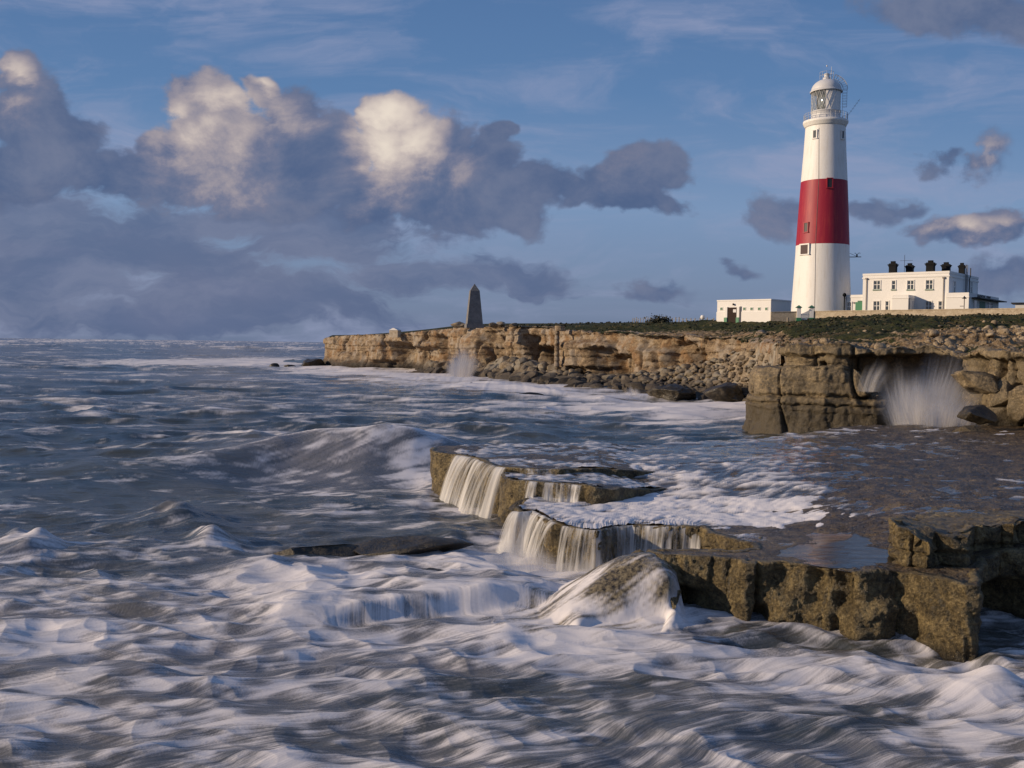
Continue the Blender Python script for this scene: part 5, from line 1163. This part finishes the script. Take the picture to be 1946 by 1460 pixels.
def small_things():
    # obelisk
    d = 171; b = at(901, 619, d); root = empty('obelisk', tuple(b), R(10), 'tall tapering dark stone obelisk on the headland, far left of the lighthouse', 'obelisk'); k = d / F
    H = 79 * k; w0, w1 = 16.5 * k / 1.12, 9.8 * k / 1.12; bm = MB(); pr = [(w0 * 1.12, -.4), (w0 * 1.12, .25), (w0, .27), (w1, H * .83), (.02, H)]
    rings = [[bm.bm.verts.new((sx * w, sy * w, z)) for sx, sy in ((-1, -1), (1, -1), (1, 1), (-1, 1))] for w, z in pr]
    for A, B_ in zip(rings[:-1], rings[1:]):
        for q in range(4): bm.bm.faces.new((A[q], A[(q + 1) % 4], B_[(q + 1) % 4], B_[q]))
    bm.build('shaft', C_obelisk, root)
    # stone pillar standing in front of the cliff
    d = 158; b = at(1058, 690, d); q = at(1061, 617, d); k = d / F; root = empty('stone_pillar', tuple(b), 0, 'narrow built stone pillar with a wider drum on top, against the cliff edge', 'pillar'); h = q[2] - b[2]
    def blocky(bmw, r0, r1, z0, z1):
        rr = []
        for i, z in enumerate(np.arange(z0, z1 + .01, .42)): rr += [(r0 + (r1 - r0) * (z - z0) / (z1 - z0) + .03 * (-1) ** i, z), (r0 + (r1 - r0) * (z - z0) / (z1 - z0) + .03 * (-1) ** i, z + .40)]
        bmw.lathe(rr, 14); return bmw
    sh = blocky(MB(), 5.2 * k, 4.3 * k, -.5, h - 12 * k); sh.build('shaft', M_far, root)
    blocky(MB(), 9.5 * k, 10.2 * k, h - 12.2 * k, h - .4).lathe([(10.2 * k, h), (.01, h + .05)], 14).xf(Matrix.Translation((.6 * k * 8, 0, 0))).build('drum', M_far, root)
    # huts / blocks on the skyline to the left
    d = 207; b = at(751, 637, d); k = d / F; root = empty('stone_hut', tuple(b), R(-20), 'tiny pale stone hut on the cliff top left of the obelisk', 'hut')
    MB().box(-.95, .95, -.8, .8, -.5, 1.0).build('wall', M_stonewall, root); bm = MB().poly([(-1.05, 0), (1.05, 0), (0.15, .45), (-.15, .45)], -.9, .9); bm.xf(Matrix.Translation((0, 0, 1.0)) @ Matrix.Rotation(R(90), 4, 'X')); bm.build('roof', C_white, root)
    # building at the far right
    d = 185; b = at(1929, 592, d); root = empty('grey_outbuilding', tuple(b), R(-30), 'low grey outbuilding with an overhanging flat roof beyond the wall at the right edge', 'outbuilding')
    MB().box(0, 8, 0, 5, -1.5, 1.45).build('wall', C_lead, root); MB().box(-.7, 8.5, -.6, 5.5, 1.451, 1.62).build('roof', C_dark, root)
    # lamp post in front of the right wing
    d = 151; b = at(*px3(1580, 414), d); k = d / F / 3.211; root = empty('lamp_post', tuple(b), R(-20), 'slim dark post with crossbar standing before the low right wing of the house', 'post')
    MB().tube([(0, 0, -1), (0, 0, 68 * k)], .07, 8).build('pole', C_pipe, root); MB().box(-24 * k, -.08, -.04, .04, 20 * k, 24 * k).build('arm', C_pipe, root)
    MB().lathe([(.05, 0), (.38, .06), (.12, .3), (.02, .45)], 12).xf(Matrix.Translation((0, 0, 66 * k))).build('lantern', C_dark, root)
    d = 152; b = at(*px3(848, 424), d); root = empty('lamp_post', tuple(b), 0, 'thin black post at the foot of the tower, left of the low wing', 'post')
    MB().tube([(0, 0, -1), (0, 0, 96 * k)], .10, 8).build('pole', C_black, root); MB().lathe([(.1, 0), (.28, .1), (.28, .4), (.02, .6)], 10).xf(Matrix.Translation((0, 0, 90 * k))).build('lantern', C_black, root)
    # little marker stones on the grass
    for X, Y, w, h, lb, mt in ((505, 484, 5, 22, 'small dark marker post on the grass left of the gate', C_wood), (832, 479, 6, 24, 'small stone marker on the grass below the tower', M_stonewall), (1290, 473, 6, 26, 'small brown marker stone on the grass in front of the house', C_wood), (1243, 474, 7, 18, 'small white stone on the grass in front of the porch', C_white)):
        b = at(*px3(X, Y), 143 - (X - 500) * .012); z = rest_z(b); k = 146 / F / 3.211; o = MB().box(-w * k, w * k, -.2, .2, -1.0, h * k, .04).build('marker_stone', mt); o.location = (b[0], b[1], b[2]); tag(o, lb, 'marker')
    # skyline fence: each post, and a line between
    xs = [632, 645, 660, 672, 690, 708, 727, 745, 762, 778, 893, 925, 950, 975, 1003, 1030, 1062, 1092]
    root = None
    a = at(1205, 616, 176); root = empty('post_fence', tuple(a), 0, 'thin wooden post and wire fence on the skyline left of the hut', 'fence')
    last = []
    for i, X in enumerate([1040 + x / 3.892 for x in xs] + [1330, 1344, 1356]):
        d = 176 - (X - 1205) * .12; b = at(X, 614.5, d); h = (9 + 3 * random.random()) * d / F; o = MB().tube([(0, 0, -.5), (0, 0, h)], .06 + .02 * (i > 10), 6).build('post', C_wood, root); o.location = tuple(b - a); last.append(b - a + np.array([0, 0, h * .75]))
    MB().tube([tuple(p) for p in last], .018, 4).build('wire', C_iron, root)
    b = at(1335, 614, 160); root = empty('lifebuoy_stand', tuple(b), 0, 'small white round-headed stand by the skyline fence', 'stand'); MB().tube([(0, 0, -.4), (0, 0, .8)], .05, 6).build('post', C_wood, root); MB().lathe([(.02, 0), (.28, .08), (.36, .36), (.28, .64), (.02, .72)], 14).xf(Matrix.Translation((0, 0, .55))).build('head', C_white, root)
small_things()

# ---------------------------------------------------------------- bush and tufts
def leafy(name, loc, rx, rz, n, mat, leaf, seed):
    rs = np.random.RandomState(seed); c = rs.randn(n, 3) * .4; c[:, 2] = np.abs(c[:, 2]); P = c * np.array([rx, rx * .8, rz]); 
    a = rs.randn(n, 3); a /= np.linalg.norm(a, axis=1)[:, None]; b = np.cross(a, rs.randn(n, 3)); b /= np.linalg.norm(b, axis=1)[:, None]
    s = leaf * (.5 + rs.rand(n, 1)); V = np.stack([P - a * s, P + b * s * .5, P + a * s, P - b * s * .5], 1).reshape(-1, 3); Q = np.arange(n * 4).reshape(n, 4)
    o = link(name, np_mesh(name, V, Q, smooth=False), mat); o.location = loc; return o
C_scrub = plain('scrub_leaves', (0.042, 0.036, 0.015), 0.85, 0.6, 0.35)
def scrub():
    rs = np.random.RandomState(8); n = 90000; px = 930 + 1030 * rs.rand(n); Y = 60 + 125 * rs.rand(n) ** .8; X = (px - CX) / F * Y
    m = inside(poly_land, X, Y); dr = seg_dist(path_land, X, Y); dn = .5 + 1.4 * fbm2(X / 4, Y / 4, 3, 77)
    m &= (rs.rand(n) < dn * np.where(px < 1430, 1, .5) * np.where(Y > 134 + 0 * X, .08, .6)  * sst(Y, 75, 100)); X, Y = X[m], Y[m]; Z = land_z(X[None], Y[None])[0]
    n = len(X); P = np.c_[X, Y, Z + .12 * rs.rand(n)]; a = rs.randn(n, 3) * np.array([1, 1, .5]); a /= np.linalg.norm(a, axis=1)[:, None]; b = np.cross(a, rs.randn(n, 3)); b /= np.linalg.norm(b, axis=1)[:, None]
    s_ = (.10 + .22 * rs.rand(n, 1)) * np.clip(Y / 140, .5, 1)[:, None]; V = np.stack([P - a * s_, P + b * s_ * .7, P + a * s_, P - b * s_ * .7], 1).reshape(-1, 3)
    tag(link('scrub', np_mesh('scrub', V, np.arange(n * 4).reshape(n, 4), smooth=False), C_scrub), 'low rough scrub and grass tussocks on the cliff top', 'scrub', kind='stuff')
scrub()
C_leaf = plain('dark_leaves', (0.030, 0.030, 0.014), 0.8, 0.4, 2)
b = at(1254, 614, 168); o = leafy('bush', tuple(b), 2.2, 1.3, 900, C_leaf, .18, 3); tag(o, 'dark leafless-looking bush on the skyline by the fence', 'bush')

# ---------------------------------------------------------------- boulders
def boulder_mesh(seed, nplanes=9, flat=1.0, sub=3, cmin=.52):
    rs = np.random.RandomState(seed); bm = bmesh.new(); bmesh.ops.create_icosphere(bm, subdivisions=sub, radius=1.0)
    V = np.array([v.co[:] for v in bm.verts])
    for _ in range(nplanes):
        q = rs.randn(3); q /= np.linalg.norm(q); c = cmin + .3 * rs.rand(); dd = V @ q; V -= np.clip(dd - c, 0, None)[:, None] * q * .94
    V *= np.array([1, .7 + .3 * rs.rand(), (.5 + .3 * rs.rand()) * flat]); nn = noise3(V[:, 0] * 2.2, V[:, 1] * 2.2, V[:, 2] * 2.2, seed) * .07; V *= (1 + nn)[:, None]
    for v, c in zip(bm.verts, V): v.co = c
    for f in bm.faces: f.smooth = False
    me = bpy.data.meshes.new('boulder'); bm.to_mesh(me); bm.free(); return me
BM = [boulder_mesh(s_) for s_ in range(12)]
for m_ in BM: m_.materials.append(M_boulder)
# foot of the far cliff: a slope of rubble from the wall down to the water
foot = [(770, 200, 706, 195.0, .22), (850, 196, 690, 188, .8), (900, 184, 686, 176, 1.0), (950, 174, 686, 166, 1.0), (1000, 167, 682, 156, 1.0), (1050, 161, 694, 150, 1.), (1100, 154, 712, 142, .9), (1150, 148, 716, 136, .9), (1200, 143, 712, 130, 1.0), (1250, 140, 702, 127, 1.0), (1300, 135, 694, 123, 1.0), (1350, 131, 684, 118, 1.0), (1400, 124, 668, 112, 1.0), (1440, 114, 656, 106, .8), (1470, 102, 650, 98, .5), (1484, 96, 650, 92, .2)]
def scree_build():
    rs = np.random.RandomState(11)
    fx_ = [f[0] for f in foot]
    def surf(px, t):
        dw = np.interp(px, fx_, [f[1] for f in foot]) + 1.5; pyt = np.interp(px, fx_, [f[2] for f in foot]); ds_ = np.interp(px, fx_, [f[3] for f in foot])
        a = at(px, pyt, dw); r = ray(px, 760); b = np.array([r[0] / r[1] * ds_, ds_, -.3]); q = a + (b - a) * t; q[2] += .35 * math.sin(t * math.pi) * noise2(np.float32(px / 14), np.float32(t * 3), 7); return q
    NP, NT = 420, 40; pxs = np.linspace(772, 1484, NP); X = np.zeros((NT, NP)); Y = X.copy(); Z = X.copy()
    for j, px in enumerate(pxs):
        for i in range(NT):
            q = surf(px, i / (NT - 1)); X[i, j], Y[i, j], Z[i, j] = q
    Z += .35 * fbm2(X / 1.4, Y / 1.4, 4, 501, .6) - .15
    o = grid_obj('scree_slope', X[::-1], Y[::-1], Z[::-1], M_boulder); tag(o, kind='structure')
    spots = []
    for k in range(1500):
        px = 800 + 685 * rs.rand() ** .85; t = rs.rand() ** .8; dns = np.interp(px, fx_, [f[4] for f in foot])
        if rs.rand() > dns: continue
        q = surf(px, t); big = np.interp(px, [800, 1000, 1250, 1450], [1.55, 1.3, .8, .5]); s_ = big * (.45 + .75 * rs.rand() ** 2) * (1 + .5 * (t > .75)); spots.append((s_ / q[1] * F, s_, q, px, t))
    spots.sort(key=lambda a: -a[0]); return spots
sp = scree_build()
regions = [(0, 930, 'below the obelisk'), (930, 1045, 'left of the stone pillar'), (1045, 1150, 'right of the stone pillar'), (1150, 1260, 'below the bush'), (1260, 1365, 'below and left of the hut'), (1365, 1500, 'beside the near cliff')]
rsb = np.random.RandomState(3)
def place(o, s_, q):
    o.location = (q[0], q[1], q[2] + .12 * s_); o.rotation_euler = (rsb.rand() * .7, rsb.rand() * .7 - .5, rsb.rand() * 6.28); o.scale = (s_ * (1 + .5 * rsb.rand()), s_, s_)
ORD = 'first second third fourth fifth sixth seventh eighth ninth tenth eleventh twelfth thirteenth fourteenth fifteenth sixteenth seventeenth eighteenth nineteenth twentieth'.split()
def ordw(k): return ORD[k] if k < 20 else ('twenty-' + ORD[k - 20] if k < 29 else ('thirtieth' if k == 29 else 'thirty-' + ORD[k - 30]))
rows_ = {}
for i, (_, s_, q, px, t) in enumerate(sp[:285]):
    rg = [r_[2] for r_ in regions if r_[0] <= px < r_[1]][0]
    rw = 'top band' if t < .28 else 'upper middle band' if t < .52 else 'lower middle band' if t < .72 else 'waterline row' if t > .86 else 'lowest band'
    rows_.setdefault((rg, rw), []).append(i)
for (rg, rw), ids in rows_.items():
    ids.sort(key=lambda i: sp[i][3])
    for k_, i in enumerate(ids):
        _, s_, q, px, t = sp[i]; o = bpy.data.objects.new('boulder', BM[i % 12]); COL.objects.link(o); place(o, s_, q)
        tag(o, '%s boulder, %s from left in the %s %s' % ('wet' if t > .72 else 'dry', ordw(k_), rw, rg), 'boulder', 'boulders in the scree ' + rg)
# the small rest as one mass
VV, QQ = [], []; b_ = 0
tri = []
for m_ in BM[:4]:
    mm = boulder_mesh(90 + len(tri), 8, 1.0, 2); V = np.array([v.co[:] for v in mm.vertices]); T = np.array([p.vertices[:] for p in mm.polygons]); tri.append((V, T))
for i, (_, s_, q, px, t) in enumerate(sp[285:] ):
    for rep in range(1 if s_ > .4 else 2):
        V, T = tri[rsb.randint(4)]; a = rsb.rand() * 6.28; c_, sn = math.cos(a), math.sin(a); Rm = np.array([[c_, -sn, 0], [sn, c_, 0], [0, 0, 1]]); off_ = (rsb.rand(3) - .5) * np.array([1.2, .6, .2]) * rep
        VV.append((V * s_ * (.8 + .4 * rsb.rand())) @ Rm.T + q + off_ + np.array([0, 0, .05])); QQ.append(T + b_); b_ += len(V)
o = link('small_boulders', np_mesh('small_boulders', np.vstack(VV), np.vstack(QQ), smooth=False), M_boulder); tag(o, 'mass of small rubble filling the scree under the cliff', 'rubble', kind='stuff')

def rock_thing(name, px, py, d, sx, sy, sz, rot, mat, label, cat='rock', seed=1, planes=8, sub=5, zoff=0.0, rough=.08):
    me = boulder_mesh(seed, planes, 1.0, sub, .40); V = np.array([v.co[:] for v in me.vertices]); V = V / np.abs(V).max(0) * np.array([sx, sy, sz])
    l = max(sx, sy, sz); nn = fbm3((V[:, 0], V[:, 1], V[:, 2]), l * .35, 5, seed, .6) * rough * l; V += V / (np.linalg.norm(V, axis=1)[:, None] + 1e-6) * nn[:, None]
    me.vertices.foreach_set('co', V.astype(np.float32).ravel())
    for p in me.polygons: p.use_smooth = True
    o = link(name, me, mat); c = at(px, py, d); o.location = (c[0], c[1], c[2] + zoff); o.rotation_euler = tuple(R(a) for a in rot); tag(o, label, cat); return o
rock_thing('rock', 1858, 724, 59.0, 1.5, 1.5, .85, (4, 8, 12), M_mid, 'big angular fallen block jutting out above the dark boulder by the spray', seed=131, planes=16, rough=.07)
rock_thing('rock', 1852, 790, 55.0, 1.15, 1.0, .62, (0, 3, 20), M_dark, 'dark boulder lying at the foot of the near cliff right of the spray', seed=132, planes=12, rough=.07)
rock_thing('rock', 1905, 745, 58.3, 1.1, 1.4, 1.1, (0, -8, 30), M_mid, 'squarish block of the near cliff behind the angular block', seed=133, planes=16)
rock_thing('rock', 1944, 780, 56.8, .9, 1.1, 1.5, (0, 0, 0), M_mid, 'upright block against the near cliff at the right edge', seed=139, planes=16)
rock_thing('leaning_rock', 941, 1002, 34.0, 1.55, .55, .26, (18, -36, -10), M_dark, 'long dark slab leaning from the middle shelf down into the water', seed=34, planes=6, rough=.05)
rock_thing('leaning_rock', 1000, 960, 33.2, .62, .40, .24, (0, -25, 0), M_dark, 'dark lump of rock between the two nearest white falls', seed=35)
rock_thing('reef_rock', 770, 1056, 29.8, 2.1, .9, .42, (0, 0, 0), M_dark, 'long low dark reef breaking the water in front of the falls', 'reef', seed=36, planes=10, zoff=.16)
rock_thing('reef_rock', 590, 1066, 29.6, 1.75, .7, .32, (0, 0, 0), M_dark, 'low dark tail of reef to the left of the longer reef', 'reef', seed=37, planes=10, zoff=.24)
rock_thing('reef_rock', 470, 1024, 32.5, .75, .6, .22, (0, 0, 0), M_dark, 'small dark rock awash behind the foreground splash', 'reef', seed=38, zoff=-.05)
rock_thing('reef_rock', 820, 1095, 26.8, .75, .6, .18, (0, 0, 0), M_dark, 'small dark rock under the milky water below the reef', 'reef', seed=40, zoff=-.02)
rock_thing('rock', 995, 755, 118, 2.6, 1.6, .5, (0, 0, 0), M_dark, 'flat dark rock awash off the scree, nearest of the sea rocks', seed=41, zoff=.1)
rock_thing('rock', 903, 737, 145, 1.5, 1.2, .8, (0, 0, 0), M_dark, 'dark blocky rock just right of the white splash', seed=42)
rock_thing('rock', 942, 735, 150, 1.4, 1.2, .5, (0, 0, 0), M_dark, 'low dark rock awash between the splash and the scree', seed=43)
rock_thing('rock', 521, 697, 240, 1.3, 1.2, .9, (0, 0, 0), M_dark, 'small dark rock in the surf, farther from the headland tip', seed=44, planes=9)
rock_thing('rock', 550, 698, 235, 1.6, 1.2, .6, (0, 0, 0), M_dark, 'small dark rock in the surf close to the headland tip', seed=45, planes=9)
rock_thing('rock', 590, 693, 236, 3.6, 3, 1.4, (0, 0, 0), M_dark, 'low dark ledge at the tip of the headland', seed=46, planes=12)
rock_thing('rock', 1385, 752, 112, 3.1, 2.2, 1.5, (0, 0, 0), M_dark, 'large dark wet rock at the waterline beside the near cliff', seed=47, planes=12, rough=.14)
rock_thing('rock', 1290, 748, 120, 3.6, 2.2, 1.4, (0, 0, 0), M_dark, 'dark wet rocks at the waterline below the white hut', seed=48, planes=14, rough=.16)
for px, py, d, s_, sd_, lb in ((1362, 1026, 27.4, .42, 51, 'squared brown rock at the right end of the long falls'), (1405, 1034, 26.6, .36, 52, 'broken brown rock, middle one of three by the end of the falls'), (1447, 1040, 25.9, .34, 53, 'small brown rock nearest the pool, beside the broken one')):
    rock_thing('rock', px, py, d, s_ * 1.2, s_, s_ * .72, (8, -6, 20), M_ledge, lb, seed=sd_, planes=11, rough=.12)
rock_thing('rock', 1789, 990, 27.0, .12, .1, .10, (0, 0, 0), M_boulder, 'small pale stone standing on the ledge behind the raised block', 'stone', seed=54)
for i, (px, py, d, s_) in enumerate(((870, 617, 184, 1.0), (882, 619, 178, .7), (915, 620, 172, .8), (936, 618, 176, .9), (952, 617, 178, .9), (975, 618, 176, .7))):
    rock_thing('rock', px, py, d, s_ * 1.2, s_, s_ * .6, (0, 0, 20), M_boulder, ['pale block left of the obelisk on the cliff edge', 'small pale block touching the left foot of the obelisk', 'pale block at the right foot of the obelisk', 'pale block second to the right of the obelisk', 'pale block third to the right of the obelisk', 'pale block farthest right of the obelisk'][i], seed=60 + i, planes=12, sub=3)

VV, QQ = [], []; b_ = 0; rr_ = np.random.RandomState(19); n_ = 0
while n_ < 520:
    px = 1495 + 520 * rr_.rand(); Y_ = 68 + 30 * rr_.rand() ** 1.6; X_ = (px - CX) / F * Y_
    if not inside(poly_land, np.array([X_]), np.array([Y_]))[0]: continue
    if rr_.rand() > .05 + .8 * (px > 1760) and Y_ > 69.5: continue
    z_ = rest_z((X_, Y_)); s_ = .09 + .42 * rr_.rand() ** 4; V, T = tri[rr_.randint(4)]; a = rr_.rand() * 6.28; Rm = np.array([[math.cos(a), -math.sin(a), 0], [math.sin(a), math.cos(a), 0], [0, 0, 1]])
    VV.append((V * s_ * (.8 + .4 * rr_.rand())) @ Rm.T + np.array([X_, Y_, z_ + .05])); QQ.append(T + b_); b_ += len(V); n_ += 1
tag(link('cliff_top_rubble', np_mesh('cliff_top_rubble', np.vstack(VV), np.vstack(QQ), smooth=False), M_rubble), 'pale broken rubble along the top of the near cliff', 'rubble', kind='stuff')
rock_thing('rock', 1885, 792, 58.6, 1.9, 1.3, 1.9, (0, 0, 0), M_mid, 'bulging lower part of the near cliff behind the oval boulder', seed=71, planes=13, rough=.10)
rock_thing('rock', 1846, 823, 54.2, .95, .8, .42, (0, 0, 0), M_mid, 'low rock on the ledge that carries the dark oval boulder', seed=72, planes=10)
